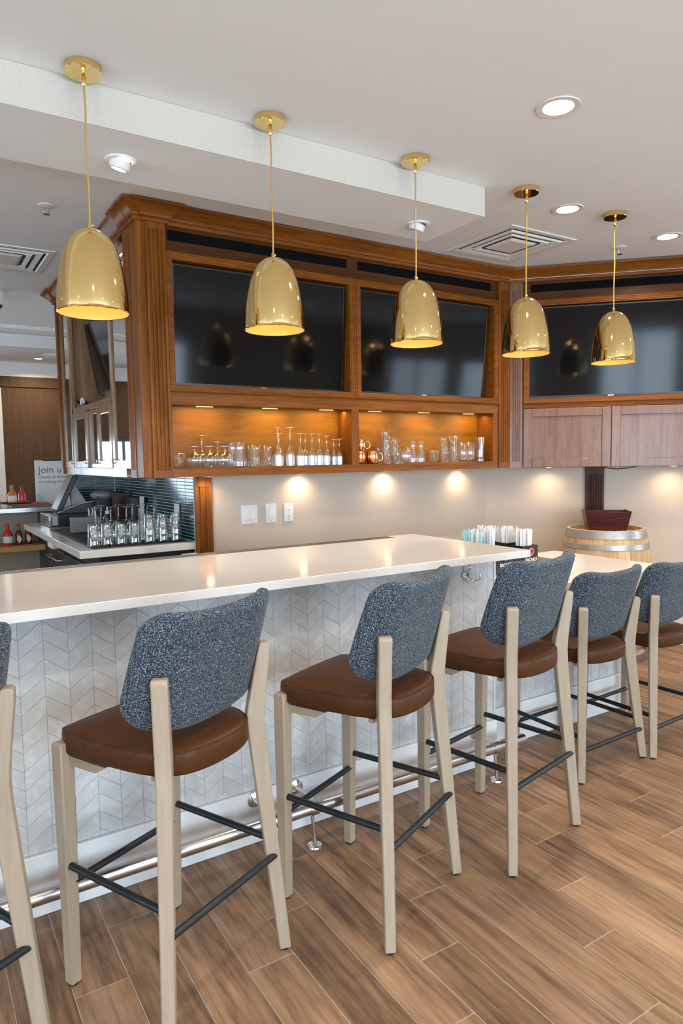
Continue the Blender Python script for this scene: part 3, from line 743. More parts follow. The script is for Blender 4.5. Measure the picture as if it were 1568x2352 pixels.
# --- under-cabinet pucks
def puck(x, y, label, watts, rz=0):
    t = thing('puck_light', label, 'cabinet light', (x, y, ZB), rz, 'puck lights under the cabinets')
    MB().lathe([(0.0005, 0), (0.034, 0), (0.034, -0.008), (0.026, -0.012), (0.026, -0.009), (0.0005, -0.009)], 24, cap0=False, cap1=False).build('housing', steel_m, t, 40)
    MB().lathe([(0.0005, -0.009), (0.0255, -0.009), (0.0255, -0.0105), (0.0005, -0.0105)], 20, cap0=False, cap1=False).build('lens', puck_on, t)
    d = bpy.data.lights.new('puck_lamp', 'SPOT'); d.energy = watts; d.spot_size = R(165); d.spot_blend = 1.0; d.color = (1.0, 0.76, 0.5); d.shadow_soft_size = 0.02
    o = bpy.data.objects.new('puck_lamp', d); link(o, t); o.location = (0, 0, -0.02)
puck(2.243, YW-0.06, 'puck light under the shelf above the light switches', 4)
puck(2.950, YW-0.06, 'puck light under the middle of the glass shelf', 4)
puck(3.667, YW-0.06, 'puck light under the shelf near the cabinet corner', 4)
puck(1.561, YW-0.10, 'puck light above the fluted cherry pilaster', 3.0)
puck(*ax(0.30, 0.27), 'puck light under the left door of the angled cabinet', 4.0)
puck(*ax(1.20, 0.27), 'puck light under the right door of the angled cabinet', 4.0)
# --- switches on the beige wall
def plate(x0, x1, z0, z1, name, label, cat, cells, kind):
    t = thing(name, label, cat, ((x0+x1)/2, YW, (z0+z1)/2))
    w, h = (x1-x0)/2, (z1-z0)/2
    MB().box(-w, w, -0.007, 0, -h, h).build('cover_plate', plastic_w, t, bevel=(0.002, 2))
    for c in range(cells):
        cx = (c-(cells-1)/2)*0.047
        if kind == 'rocker':
            MB().box(cx-0.017, cx+0.017, -0.0085, -0.006, -0.034, 0.034).build('switch_frame', plastic_w, t)
            MB().prism([(-0.0085, -0.03), (-0.0085, 0.03), (-0.010, 0.03), (-0.014, -0.03)], cx-0.0145, cx+0.0145, 'x').build('rocker', plastic_w, t)
        else:
            MB().box(-0.017, 0.017, -0.0085, -0.006, -0.034, 0.034).build('socket_face', plastic_w, t)
            for s_ in (-1, 1):
                for dx in (-0.006, 0.006): MB().box(dx-0.0012, dx+0.0012, -0.0092, -0.008, s_*0.02-0.004, s_*0.02+0.004).build('slot', dgrey_m, t)
                MB().box(-0.0025, 0.0025, -0.0092, -0.008, s_*0.02-0.0105, s_*0.02-0.006).build('ground_hole', dgrey_m, t)
            MB().box(-0.006, 0.006, -0.0095, -0.008, -0.003, 0.003).build('test_button', plastic_w, t)
        for s_ in (-1, 1):
            MB().lathe([(0.0028, 0), (0.0028, 0.001)], 8).build('screw', grey_m, t, loc=(cx, -0.0075, s_*0.048)).rotation_euler = (R(90), 0, 0)
plate(1.820, 1.935, 1.080, 1.200, 'light_switch', 'wide white double rocker switch on the beige wall', 'switch', 2, 'rocker')
plate(1.996, 2.072, 1.078, 1.203, 'light_switch', 'white single rocker switch between the double switch and outlet', 'switch', 1, 'rocker')
plate(2.131, 2.200, 1.080, 1.199, 'wall_outlet', 'white wall outlet right of the light switches', 'outlet', 1, 'outlet')

# ================================================================== bar
BY, BX1 = 2.39, 2.372
def clip_poly(poly, axis, lim, keep_less):
    out = []
    for i in range(len(poly)):
        a, b = poly[i], poly[(i+1) % len(poly)]
        ia = (a[axis] <= lim) if keep_less else (a[axis] >= lim)
        ib = (b[axis] <= lim) if keep_less else (b[axis] >= lim)
        if ia: out.append(a)
        if ia != ib:
            k = (lim-a[axis])/(b[axis]-a[axis]); out.append((a[0]+k*(b[0]-a[0]), a[1]+k*(b[1]-a[1])))
    return out
TWD, TPH, TRISE = 0.0762, 0.0625, 0.055
def inset_poly(poly, d):
    n = len(poly); res = []
    ar = sum(poly[i][0]*poly[(i+1) % n][1]-poly[(i+1) % n][0]*poly[i][1] for i in range(n))
    sg = 1 if ar > 0 else -1
    for i in range(n):
        p0, p1, p2 = Vector(poly[i-1]), Vector(poly[i]), Vector(poly[(i+1) % n])
        e0 = (p1-p0).normalized(); e1 = (p2-p1).normalized()
        n0 = Vector((-e0.y, e0.x))*sg; n1 = Vector((-e1.y, e1.x))*sg
        b = (n0+n1)/(1+max(n0.dot(n1), -0.6)); q = p1+b*d; res.append((q.x, q.y))
    return res
def chevron(parent, x_first, x0, x1, z0, z1, y, n_parts):
    tiles = []
    c0 = int(math.floor((x0-x_first)/TWD)); c1 = int(math.ceil((x1-x_first)/TWD))
    for c in range(c0, c1):
        xa = x_first+c*TWD; xb = xa+TWD
        down = (c % 2 == 0)
        for r_ in range(-2, 20):
            zz = z0-0.03+r_*TPH
            za, zb = (zz+TRISE, zz) if down else (zz, zz+TRISE)
            poly = [(xa, za), (xb, zb), (xb, zb+TPH), (xa, za+TPH)]
            full = min(za, zb) >= z0 and max(za, zb)+TPH <= z1 and xa >= x0 and xb <= x1
            for ax_, lim, kl in ((1, z0, False), (1, z1, True), (0, x0, False), (0, x1, True)):
                poly = clip_poly(poly, ax_, lim, kl)
                if len(poly) < 3: break
            if len(poly) < 3: continue
            cx = sum(p[0] for p in poly)/len(poly); cz = sum(p[1] for p in poly)/len(poly)
            w = max(p[0] for p in poly)-min(p[0] for p in poly); h = max(p[1] for p in poly)-min(p[1] for p in poly)
            if w < 0.012 or h < 0.012: continue
            key = ('d' if down else 'u') if full else None
            vis = (cx > 0.16)
            tiles.append((0 if vis else 1, (cx**2+y**2+(cz-1.5)**2), cx, cz, poly, key))
    tiles.sort(key=lambda q: q[:2])
    cache = {}; rest = MB()
    def solid(mb, poly, cx, cz):
        p1 = inset_poly(poly, 0.0007); p2 = inset_poly(poly, 0.0015)
        mb.loft([[(a-cx, 0.006, b-cz) for a, b in p1], [(a-cx, 0.0020, b-cz) for a, b in p1], [(a-cx, 0.0014, b-cz) for a, b in p2]])
    for i, (_, _, cx, cz, poly, key) in enumerate(tiles):
        if i >= n_parts:
            solid(rest, poly, 0, 0); continue
        if key and key in cache:
            inst(cache[key], parent, (cx, y, cz))
        else:
            m = MB(); solid(m, poly, cx, cz)
            o = m.build('tile', tile_m, parent, loc=(cx, y, cz))
            if key: cache[key] = o
    if rest.v:
        r0 = rest.build('tile_field', tile_m, parent, loc=(0, y, 0)); r0['kind'] = 'stuff'
tg = plain('pale_grout', (0.39, 0.40, 0.41), 0.8)
bar = thing('bar_counter', 'tall bar base faced with pale chevron tiles', 'bar', (0, 0, 0))
box_obj('body', -1.6, BX1, BY+0.003, 2.90, 0, 1.034, tg, bar)
box_obj('skirting', -1.6, BX1+0.012, BY-0.014, BY+0.003, 0, 0.207, white_m, bar, bevel=(0.003, 2))
box_obj('end_panel', BX1, BX1+0.012, BY-0.003, 2.90, 0.0, 1.034, plain('pale_panel', (0.66, 0.65, 0.63), 0.4), bar)
chevron(bar, 0.350, -0.2, BX1, 0.209, 1.034, BY, 298)
top = thing('worktop', 'long white quartz top of the tall bar', 'countertop')
poly = [(-1.7, 2.175), (2.392, 2.175), (2.392, 3.04), (2.215, 3.04), (2.215, 2.955), (-1.7, 2.955)]
MB().prism(poly, 1.034, 1.067, 'z').build('slab', quartz_m, top, bevel=(0.0025, 3))
rail_t = thing('drink_rail', 'narrow perforated metal drip rail along the back of the bar top', 'drip rail')
MB().box(-1.7, 2.213, 2.957, 3.04, 1.036, 1.058).build('tray', plain('rail_tray', (0.1, 0.095, 0.09), 0.4, metal=0.7), rail_t)
rib = MB()
k = -1.69
while k < 2.205:
    rib.box(k, k+0.006, 2.965, 3.032, 1.058, 1.066); k += 0.014
for yy in (2.96, 2.982, 3.004, 3.028): rib.box(-1.69, 2.21, yy, yy+0.005, 1.0585, 1.0675)
ro = rib.build('grid', plain('worn_rail', (0.36, 0.31, 0.26), 0.32, metal=0.9), rail_t); ro['kind'] = 'stuff'
# lower section
LZ, LX1, LY = 0.868, 3.52, 2.49
low = thing('bar_counter', 'low bar base section with pale chevron tiles, right of the tall bar', 'bar')
box_obj('body', BX1+0.014, LX1, LY+0.003, 2.92, 0, LZ-0.033, tg, low)
box_obj('skirting', BX1+0.014, LX1+0.012, LY-0.011, LY+0.003, 0, 0.207, white_m, low, bevel=(0.003, 2))
box_obj('end_panel', LX1, LX1+0.012, LY-0.003, 2.92, 0, LZ-0.033, white_m, low)
chevron(low, 2.40, BX1+0.014, LX1, 0.209, LZ-0.033, LY, 298)
t = thing('worktop', 'low white quartz counter top in front of the barrel', 'countertop')
box_obj('slab', 2.394, 3.585, 2.24, 3.055, LZ-0.033, LZ, quartz_m, t, bevel=(0.0025, 3))
t = thing('drip_tray', 'small metal drip tray on the low counter behind the straw caddy', 'tray')
box_obj('tray', 2.97, 3.22, 2.70, 2.90, LZ, LZ+0.012, steel_m, t, bevel=(0.003, 2))
g = MB()
for k in range(12): g.box(2.98+k*0.02, 2.988+k*0.02, 2.71, 2.89, LZ+0.012, LZ+0.016)
g.build('grid', steel_m, t)
# hook
t = thing('coat_hook', 'chrome double coat hook under the end of the bar top', 'hook', (2.185, BY-0.004, 0.945))
hk = MB(); hk.lathe([(0.0005, 0), (0.02, 0), (0.018, 0.006), (0.0005, 0.008)], 16, cap0=False, cap1=False); hk.v = [(x, -z, y) for x, y, z in hk.v]
hk.build('back_plate', chrome_m, t, 40)
MB().tube([(0, -0.004, 0.008), (0, -0.02, 0.02), (0, -0.035, 0.036), (0, -0.03, 0.05), (0, -0.018, 0.052)], [0.006, 0.005, 0.0045, 0.0045, 0.006], 10).build('upper_hook', chrome_m, t, 60)
MB().tube([(0, -0.004, -0.006), (0.005, -0.02, -0.02), (0.02, -0.04, -0.026), (0.042, -0.052, -0.018), (0.048, -0.055, 0.004)], [0.006, 0.005, 0.0045, 0.0045, 0.006], 10).build('lower_hook', chrome_m, t, 60)
# foot rail
t = thing('foot_rail', 'polished steel foot rail along the foot of the bar', 'foot rail')
RY, RZ, RR_ = 2.240, 0.150, 0.0245
MB().tube([(-1.6, RY, RZ), (2.42, RY, RZ)], RR_, 20).build('rail', steel_m, t, 60)
for x in (0.165, 1.105, 2.32):
    MB().tube([(x-0.03, RY, RZ), (x+0.03, RY, RZ)], RR_+0.003, 20).build('joint_sleeve', steel_m, t, 40)
for x in (0.10, 1.262, 2.235):
    MB().tube([(x-0.018, RY, RZ), (x+0.018, RY, RZ)], RR_+0.004, 20).build('saddle', steel_m, t, 40)
    f_ = MB().lathe([(0.0005, 0), (0.03, 0), (0.028, 0.006), (0.012, 0.012), (0.0005, 0.014)], 20, cap0=False, cap1=False)
    f_.build('floor_flange', chrome_m, t, 40, loc=(x, RY-0.01, 0))
    MB().tube([(x, RY-0.01, 0.008), (x, RY-0.008, 0.05), (x-0.006, RY-0.002, RZ-0.02)], [0.009, 0.006, 0.008], 10).build('floor_post', chrome_m, t, 60)
for x in (0.02, 1.078, 1.262, 2.235):
    f_ = MB().lathe([(0.0005, 0), (0.032, 0), (0.030, 0.005), (0.014, 0.012), (0.0005, 0.014)], 20, cap0=False, cap1=False)
    f_.v = [(p[0], -p[2], p[1]) for p in f_.v]
    f_.build('wall_flange', chrome_m, t, 40, loc=(x, BY-0.014, 0.178))
    MB().tube([(x, BY-0.024, 0.178), (x+0.01, BY-0.07, 0.172), (x+0.02, RY+0.03, RZ+0.012), (x+0.02, RY+0.012, RZ+0.008)], [0.010, 0.007, 0.008, 0.010], 10).build('wall_arm', chrome_m, t, 60)

# ================================================================== stools
def leg_loft(st):
    m = MB(); rings = []
    for (z, x, y, wx, wy) in st:
        rings.append([(x-wx/2, y-wy/2, z), (x+wx/2, y-wy/2, z), (x+wx/2, y+wy/2, z), (x-wx/2, y+wy/2, z)])
    m.loft(rings); return m
def seat_outline(n=64):
    # front wide, rear a deep curve between the back legs
    key = [(-0.195, 0.215), (-0.165, 0.236), (0, 0.242), (0.165, 0.236), (0.195, 0.215), (0.207, 0.17), (0.201, 0.05), (0.188, -0.07), (0.168, -0.135), (0.130, -0.185), (0.072, -0.208), (0, -0.215),
           (-0.072, -0.208), (-0.130, -0.185), (-0.168, -0.135), (-0.188, -0.07), (-0.201, 0.05), (-0.207, 0.17)]
    pts = []; m = len(key)
    for i in range(m):
        p0, p1, p2, p3 = (Vector(key[(i+k) % m]) for k in (-1, 0, 1, 2))
        for j in range(4):
            u = j/4
            pts.append(0.5*((2*p1)+(p2-p0)*u+(2*p0-5*p1+4*p2-p3)*u*u+(3*p1-p0-3*p2+p3)*u**3))
    return pts
def make_stool(dz, label):
    t = thing('bar_stool', label, 'bar stool')
    def zz(z): return z+dz
    out = seat_outline()
    def ring(s_, z, d=0.0):
        res = []
        for p in out:
            q = Vector((p.x, p.y-0.01)); l = q.length
            q = q*((l-d)/l)*s_
            res.append((q.x, q.y+0.01, zz(z)))
        return list(reversed(res))
    m = MB()
    m.loft([ring(1, 0.687, 0.014), ring(1, 0.689, 0.006), ring(1, 0.698, 0.0), ring(1, 0.738, 0.0), ring(1, 0.748, 0.002), ring(1, 0.755, 0.010), ring(1, 0.760, 0.030), ring(0.72, 0.766), ring(0.4, 0.769), ring(0.1, 0.770)])
    seat = m.build('seat', leather_m, t, 50)
    pr = [Vector(p) for p in ring(1, 0.7505, 0.003)]
    MB().tube(pr+[pr[0]], 0.0022, 6, caps=False).build('piping', leather_m, seat, 80)
    # backrest
    Wd, Z0, Z1 = 0.238, 0.812, 1.130
    NX, NZ = 40, 30
    us = [-1+2*i/NX for i in range(NX+1)]; us = [math.copysign(1-(1-abs(u))**1.6, u) for u in us]
    vs_ = [i/NZ for i in range(NZ+1)]; vs_ = [0.5-0.5*math.copysign(1-(1-abs(1-2*v))**1.6, 1-2*v) for v in vs_]
    def halfw(v):
        z = v*(Z1-Z0); r0, r1 = 0.088, 0.045; H_ = Z1-Z0
        base = Wd-0.012*v*v
        if z < r0: return base-0.074*(1-math.sqrt(max(0, 1-((r0-z)/r0)**2)))
        if z > H_-r1: return base-r1*1.15*(1-math.sqrt(max(0, 1-((z-(H_-r1))/r1)**2)))
        return base
    T = 0.027
    def surf(side):
        g = []
        for v in vs_:
            w = halfw(v); row = []
            for u in us:
                x = u*w; z = Z0+v*(Z1-Z0)
                z += (1-(u*u))*(-0.030 if v < 0.5 else -0.015)*abs(2*v-1)
                d = min((1-abs(u))*w, v*(Z1-Z0), (1-v)*(Z1-Z0)); rr = 0.026
                th_ = T*math.sqrt(max(0, 1-(1-min(d, rr)/rr)**2))
                y = -0.106-0.29*(z-0.965)-0.075*(1-abs(x/Wd)**5.0)
                row.append((x, y+side*th_, zz(z)))
            g.append(row)
        return g
    m = MB(); n1 = NX+1
    for side in (1, -1):
        g = surf(side); vv = [p for row in g for p in row]; ff = []
        for j in range(NZ):
            for i in range(NX):
                q = (j*n1+i, j*n1+i+1, (j+1)*n1+i+1, (j+1)*n1+i)
                ff.append(q if side < 0 else tuple(reversed(q)))
        m.add(vv, ff)
    m.build('backrest', fabric_m, t, 85)
    # legs
    for s_ in (-1, 1):
        # the rear legs bend in a plane turned about 33 degrees from the seat's width
        dv = Vector((s_*0.766, -0.643)); pv = Vector((-dv.y, dv.x))
        rear = [(0.008, 0.236, -0.215, 0.034, 0.036), (0.690+dz, 0.180, -0.171, 0.040, 0.050), (0.735+dz, 0.177, -0.168, 0.041, 0.055), (0.775+dz, 0.180, -0.170, 0.041, 0.052), (0.930+dz, 0.198, -0.186, 0.041, 0.038), (0.958+dz, 0.201, -0.189, 0.041, 0.033), (0.966+dz, 0.200, -0.188, 0.039, 0.022)]
        rg = []
        for z, x, y, wp, wd in rear:
            c_ = Vector((s_*x, y))
            rg.append([(*(c_+pv*(i*wp/2)+dv*(j*wd/2)), z) for i, j in ((-1, -1), (1, -1), (1, 1), (-1, 1))])
        lg = MB().loft(rg).build('leg', leg_m, t, bevel=(0.004, 2))
        MB().lathe([(0.012, 0), (0.012, 0.008)], 12).build('glide', black_m, lg, loc=(s_*0.236, -0.215, 0))
        fr = [(0.008, 0.197, 0.217, 0.034, 0.034), (0.60+dz, 0.2005, 0.212, 0.043, 0.043), (0.715+dz, 0.201, 0.211, 0.043, 0.043), (0.722+dz, 0.201, 0.211, 0.037, 0.037)]
        lg = leg_loft([(z, s_*x, y, a, b) for z, x, y, a, b in fr]).build('leg', leg_m, t, bevel=(0.004, 2))
        MB().lathe([(0.012, 0), (0.012, 0.008)], 12).build('glide', black_m, lg, loc=(s_*0.197, 0.217, 0))
    # rails under the seat
    for s_ in (-1, 1):
        MB().prism([(0.195, zz(0.656)), (0.195, zz(0.683)), (0.04, zz(0.683)), (0.08, zz(0.659))], s_*0.196, s_*0.176, 'x').build('seat_rail', leg_m, t)
        MB().prism([(s_*0.164, 0.175), (s_*0.164, 0.12), (s_*0.11, 0.195), (s_*0.15, 0.195)], zz(0.648), zz(0.682), 'z').build('corner_block', leg_m, t)
    MB().box(-0.18, 0.18, 0.203, 0.221, zz(0.645), zz(0.683)).build('seat_rail', leg_m, t)
    MB().box(-0.162, 0.162, -0.12, -0.102, zz(0.670), zz(0.683)).build('seat_rail', leg_m, t)
    # stretchers
    zs_, zf_ = 0.362+dz, 0.310+dz
    def lx(z): return 0.236-(0.236-0.180)*z/(0.690+dz)
    def ly(z): return -0.215+(0.215-0.171)*z/(0.690+dz)
    for s_ in (-1, 1):
        MB().tube([(s_*(lx(zs_)-0.004), ly(zs_)+0.012, zs_), (s_*0.203, 0.196, zs_+0.003)], 0.0105, 12).build('stretcher', black_metal, t, 60)
    MB().tube([(-lx(zf_)-0.006, ly(zf_)-0.012, zf_), (lx(zf_)+0.006, ly(zf_)-0.012, zf_)], 0.0105, 12).build('stretcher', black_metal, t, 60)
    MB().tube([(-0.190, 0.205, zf_), (0.190, 0.205, zf_)], 0.0105, 12).build('stretcher', black_metal, t, 60)
    return t
tall = make_stool(0.0, '')
lowst = make_stool(-0.16, '')
STOOLS = [(tall, -0.084, 1.879, 25.0, 'blue tweed bar stool cut off by the left edge'), (None, 0.600, 1.894, 25.1, 'nearest whole bar stool, blue tweed back and brown leather seat, second from left'),
          (None, 1.292, 1.8955, 23.6, 'blue tweed bar stool in the middle of the row, third from left'), (None, 1.939, 1.930, 12.1, 'blue tweed bar stool at the end of the tall bar, below the chrome hook'),
          (lowst, 2.757, 2.210, 1.5, 'short blue tweed stool at the low counter, directly before the barrel'), ('low', 3.256, 2.190, 2.6, 'short blue tweed stool cut off by the right edge')]
for src, x, y, a, lab in STOOLS:
    o = src if isinstance(src, bpy.types.Object) else copy_tree(lowst if src == 'low' else tall)
    o.location = (x, y, 0); o.rotation_euler = (0, 0, R(a)); tag(o, lab, 'bar stool', 'blue tweed stools along the bar')

# ================================================================== back counter
CZ = 0.988
t = thing('worktop', 'white quartz back counter under the teal tiles', 'countertop')
box_obj('slab', 0.817, XT-0.002, YW+0.004, 6.012, CZ-0.045, CZ, quartz_m, t, bevel=(0.003, 2))
MB().box(0.817, 1.22, 6.012, 6.30, CZ-0.045, CZ).build('slab_end', quartz_m, t)
t = thing('bar_refrigerator', 'dark steel refrigerator under the back counter', 'refrigerator')
box_obj('body', 0.93, XT-0.004, YW+0.03, 5.75, 0.0, CZ-0.047, plain('dark_steel', (0.03, 0.03, 0.032), 0.35, metal=0.6), t)
box_obj('door', 0.905, 0.93, YW+0.05, 5.0, 0.12, 0.86, plain('dark_steel', (0.03, 0.03, 0.032), 0.35, metal=0.6), t, bevel=(0.004, 2))
box_obj('door', 0.905, 0.93, 5.02, 5.73, 0.12, 0.86, plain('dark_steel', (0.03, 0.03, 0.032), 0.35, metal=0.6), t, bevel=(0.004, 2))
for y in (YW+0.5, 5.37):
    MB().tube([(0.905, y-0.2, 0.80), (0.875, y-0.2, 0.80), (0.875, y+0.2, 0.80), (0.905, y+0.2, 0.80)], 0.008, 8).build('handle', steel_m, t, 60)
t = thing('card_slot_box', 'small white box fixed under the back counter edge', 'box')
box_obj('case', 0.822, 0.90, 5.02, 5.20, CZ-0.082, CZ-0.046, plastic_w, t, bevel=(0.003, 2))
t = thing('ice_bin', 'steel ice bin unit with dark lid behind the bar', 'sink')
box_obj('body', 0.30, 0.86, 3.36, 3.94, 0.0, 0.84, steel_m, t)
box_obj('rim', 0.28, 0.90, 3.34, 3.97, 0.84, 0.865, steel_m, t, bevel=(0.004, 2))
box_obj('lid', 0.33, 0.84, 3.39, 3.92, 0.865, 0.875, black_m, t)
t = thing('drainboard', 'black ribbed drainboard below the back counter end', 'drainboard')
box_obj('body', 0.93, 1.50, 3.45, 4.06, 0.0, 0.80, plain('dark_steel', (0.03, 0.03, 0.032), 0.35, metal=0.6), t)
box_obj('board', 0.91, 1.50, 3.43, 4.06, 0.80, 0.83, dgrey_m, t)
box_obj('end_bracket', 1.40, 1.49, 4.02, 4.06, 0.83, CZ-0.06, plastic_w, t)
# rubber mat with ribs
t = thing('bar_mat', 'black ribbed rubber mat on the back counter', 'mat')
box_obj('mat', 0.90, 1.48, YW+0.06, 5.55, CZ, CZ+0.006, rubber_m, t)
g = MB(); k = 0.905
while k < 1.475: g.box(k, k+0.006, YW+0.065, 5.545, CZ+0.006, CZ+0.011); k += 0.014
g.build('ribs', rubber_m, t)['kind'] = 'stuff'
MZ = CZ+0.0112
# ------------------------------------------------------------------ glassware
def tumbler(h, r0, r1, w=0.0022, base=0.012):
    return [(0.0004, 0), (r0*0.93, 0), (r0, 0.003), (r1, h-0.001), (r1-w/2, h), (r1-w, h-0.001), (r0-w, base), (0.0004, base)]
def stemmed(h, fr, br, bh, rim, sr=0.0042):
    z = h-bh
    o = [(0.0004, 0), (fr, 0), (fr, 0.002), (fr*0.5, 0.005), (sr*1.6, 0.012), (sr, 0.03), (sr, z-0.012), (sr*2.2, z), (br*0.62, z+bh*0.10), (br*0.9, z+bh*0.26), (br, z+bh*0.46), (br*0.97, z+bh*0.66), (rim, h)]
    i = [(rim-0.0012, h), (br*0.97-0.0014, z+bh*0.66), (br-0.0014, z+bh*0.46), (br*0.9-0.0014, z+bh*0.27), (br*0.62-0.001, z+bh*0.125), (0.0004, z+bh*0.06)]
    return o+i
def carafe(h, r, n_, rim):
    o = [(0.0004, 0), (r*0.95, 0), (r, 0.004), (r*0.98, h*0.25), (r*0.8, h*0.48), (n_, h*0.72), (n_*1.02, h*0.82), (rim, h)]
    return o+[(a-0.002, max(b, 0.006) if k else b) for k, (a, b) in enumerate(reversed(o[1:]))]+[(0.0004, 0.006)]
def inv(p, h): return [(r, h-z) for r, z in reversed(p)]
glass_cache = {}
def glass(key, prof, x, y, z, name, label, cat, group, mat=None):
    if key not in glass_cache:
        o = MB().lathe(prof, 28, cap0=False, cap1=False).build(name, mat or glass_m, None, 50)
        glass_cache[key] = o
    else:
        o = glass_cache[key].copy(); link(o)
    o.location = (x, y, z); tag(o, label, cat, group)
    return o
G_PINT = inv(tumbler(0.132, 0.028, 0.037), 0.132)
G_TALL = inv(tumbler(0.180, 0.029, 0.038), 0.180)
fx = [(0.926, 4.235), (1.008, 4.25), (1.090, 4.245), (1.172, 4.238), (1.262, 4.232), (1.344, 4.224), (1.420, 4.205)]
for i, (x, y) in enumerate(fx):
    if i < 4: glass('pint', G_PINT, x, y, MZ, 'pint_glass', f'upturned clear pint glass, {ORD[i]} from the left in the front row on the black mat', 'glass', 'upturned pint glasses on the back counter')
    else: glass('pint', G_PINT, x, y, MZ, 'pint_glass', f'lower upturned pint glass in the {ORD[i-4]} two-high stack at the right of the front row', 'glass', 'upturned pint glasses on the back counter'); glass('pint', G_PINT, x, y, MZ+0.045, 'pint_glass', f'upper upturned pint glass of the {ORD[i-4]} two-high stack at the right of the front row', 'glass', 'upturned pint glasses on the back counter')
G_SNIF = inv(stemmed(0.135, 0.033, 0.044, 0.09, 0.032), 0.135)
for i, x in enumerate((0.985, 1.075, 1.165)):
    glass('snif', G_SNIF, x, 4.37, MZ, 'snifter_glass', f'upturned round snifter, {ORD[i]} from the left behind the front row of pint glasses', 'glass', 'upturned snifters on the back counter')
for i, x in enumerate((1.26, 1.345, 1.43)):
    glass('pint', G_PINT, x, 4.36, MZ, 'pint_glass', f'upturned pint glass behind the {ORD[i]} two-high stack', 'glass', 'upturned pint glasses on the back counter')
G_WINE = inv(stemmed(0.205, 0.036, 0.040, 0.105, 0.033), 0.205)
for i, (x, y) in enumerate(((1.02, 4.58), (1.12, 4.60), (1.21, 4.56), (1.30, 4.58), (1.39, 4.55))):
    glass('wine', G_WINE, x, y, MZ, 'wine_glass', f'upturned wine glass, {ORD[i]} from the left in the rear row on the black mat', 'glass', 'upturned wine glasses on the back counter')
for i, (x, y) in enumerate(((1.10, 4.78), (1.21, 4.76), (1.31, 4.78), (1.40, 4.74))):
    glass('wine', G_WINE, x, y, MZ, 'wine_glass', f'upturned wine glass, {ORD[i]} from the left in the row nearest the tiles', 'glass', 'upturned wine glasses on the back counter')
# plates
psrc = None
for k in range(13):
    if psrc is None:
        m = MB(); a, b = 0.098, 0.065
        m.loft([[(-a*0.9, -b*0.9, 0), (a*0.9, -b*0.9, 0), (a*0.9, b*0.9, 0), (-a*0.9, b*0.9, 0)], [(-a, -b, 0.004), (a, -b, 0.004), (a, b, 0.004), (-a, b, 0.004)], [(-a, -b, 0.0072), (a, -b, 0.0072), (a, b, 0.0072), (-a, b, 0.0072)]])
        psrc = m.build('plate', ltgrey_m); o = psrc
    else: o = psrc.copy(); link(o)
    o.location = (1.075+random.uniform(-.001, .001), 5.16, MZ+k*0.0078); o.rotation_euler = (0, 0, R(-6)); tag(o, 'small grey rectangular plate in the stack left of the pint glasses', 'plate', 'stack of grey plates')
# cup of straws and picks
t = thing('straw_cup', 'clear cup of straws and picks behind the grey plates', 'cup', (1.165, 5.36, MZ))
MB().lathe(tumbler(0.10, 0.032, 0.042), 24, cap0=False, cap1=False).build('cup', glass_m, t, 50)
for k in range(11):
    a = random.uniform(0, 6.28); r0 = random.uniform(0.005, 0.024); r1 = r0+random.uniform(0.004, 0.014)
    MB().tube([(r0*math.cos(a), r0*math.sin(a), 0.014), (r1*math.cos(a), r1*math.sin(a), random.uniform(0.12, 0.165))], 0.004, 6).build('straw', paper_w if k != 4 else plain('orange_plastic', (0.8, 0.12, 0.02), 0.4), t)
# till
t = thing('cash_drawer', 'black cash drawer with open steel front under the till screen', 'cash drawer')
box_obj('body', 1.00, 1.40, 5.78, 6.01, CZ, CZ+0.10, black_m, t, bevel=(0.003, 2))
box_obj('drawer', 0.955, 1.0, 5.80, 6.20, CZ+0.012, CZ+0.085, plain('drawer_inner', (0.5, 0.5, 0.5), 0.4), t)
box_obj('front', 0.935, 0.955, 5.79, 6.21, CZ+0.004, CZ+0.092, steel_m, t, bevel=(0.003, 2))
MB().lathe([(0.008, 0), (0.008, 0.004)], 12).build('lock', black_m, t, loc=(0.935, 6.0, CZ+0.05)).rotation_euler = (0, R(-90), 0)
for y in (5.9, 6.1): box_obj('slot', 0.9335, 0.9355, y-0.05, y+0.05, CZ+0.058, CZ+0.066, dgrey_m, t)
t = thing('till_terminal', 'grey touch screen till on the cash drawer', 'till')
MB().prism([(0.99, CZ+0.101), (1.40, CZ+0.101), (1.38, CZ+0.16), (1.28, CZ+0.19), (1.14, CZ+0.165), (1.02, CZ+0.115)], 5.80, 5.99, 'y').build('base', dgrey_m, t, bevel=(0.006, 2))
MB().tube([(1.00, 5.796, CZ+0.108), (1.08, 5.796, CZ+0.142), (1.18, 5.796, CZ+0.178), (1.28, 5.796, CZ+0.192), (1.38, 5.796, CZ+0.165)], 0.006, 8).build('base_trim', plain('silver_plastic', (0.45, 0.45, 0.44), 0.35), t, 60)
MB().prism([(1.12, CZ+0.16), (1.24, CZ+0.18), (1.15, CZ+0.34), (1.12, CZ+0.34)], 5.86, 5.92, 'y').build('stand', plain('silver_plastic', (0.45, 0.45, 0.44), 0.35), t, bevel=(0.004, 2))
MB().prism([(0.995, CZ+0.135), (1.03, CZ+0.125), (1.165, CZ+0.395), (1.125, CZ+0.41)], 5.76, 6.02, 'y').build('screen_housing', black_m, t, bevel=(0.006, 2))
MB().prism([(0.993, CZ+0.138), (0.996, CZ+0.136), (1.126, CZ+0.410), (1.122, CZ+0.411)], 5.775, 6.005, 'y').build('screen', plain('till_screen', (0.17, 0.16, 0.14), 0.3), t)
t = thing('receipt_printer', 'rounded grey receipt printer behind the till', 'printer')
MB().sphere((1.34, 5.70, CZ+0.245), 0.105, 20, 10, 0.42).build('hood', grey_m, t, 60)
box_obj('body', 1.27, 1.43, 5.62, 5.775, CZ+0.011, CZ+0.245, black_m, t, bevel=(0.006, 2))
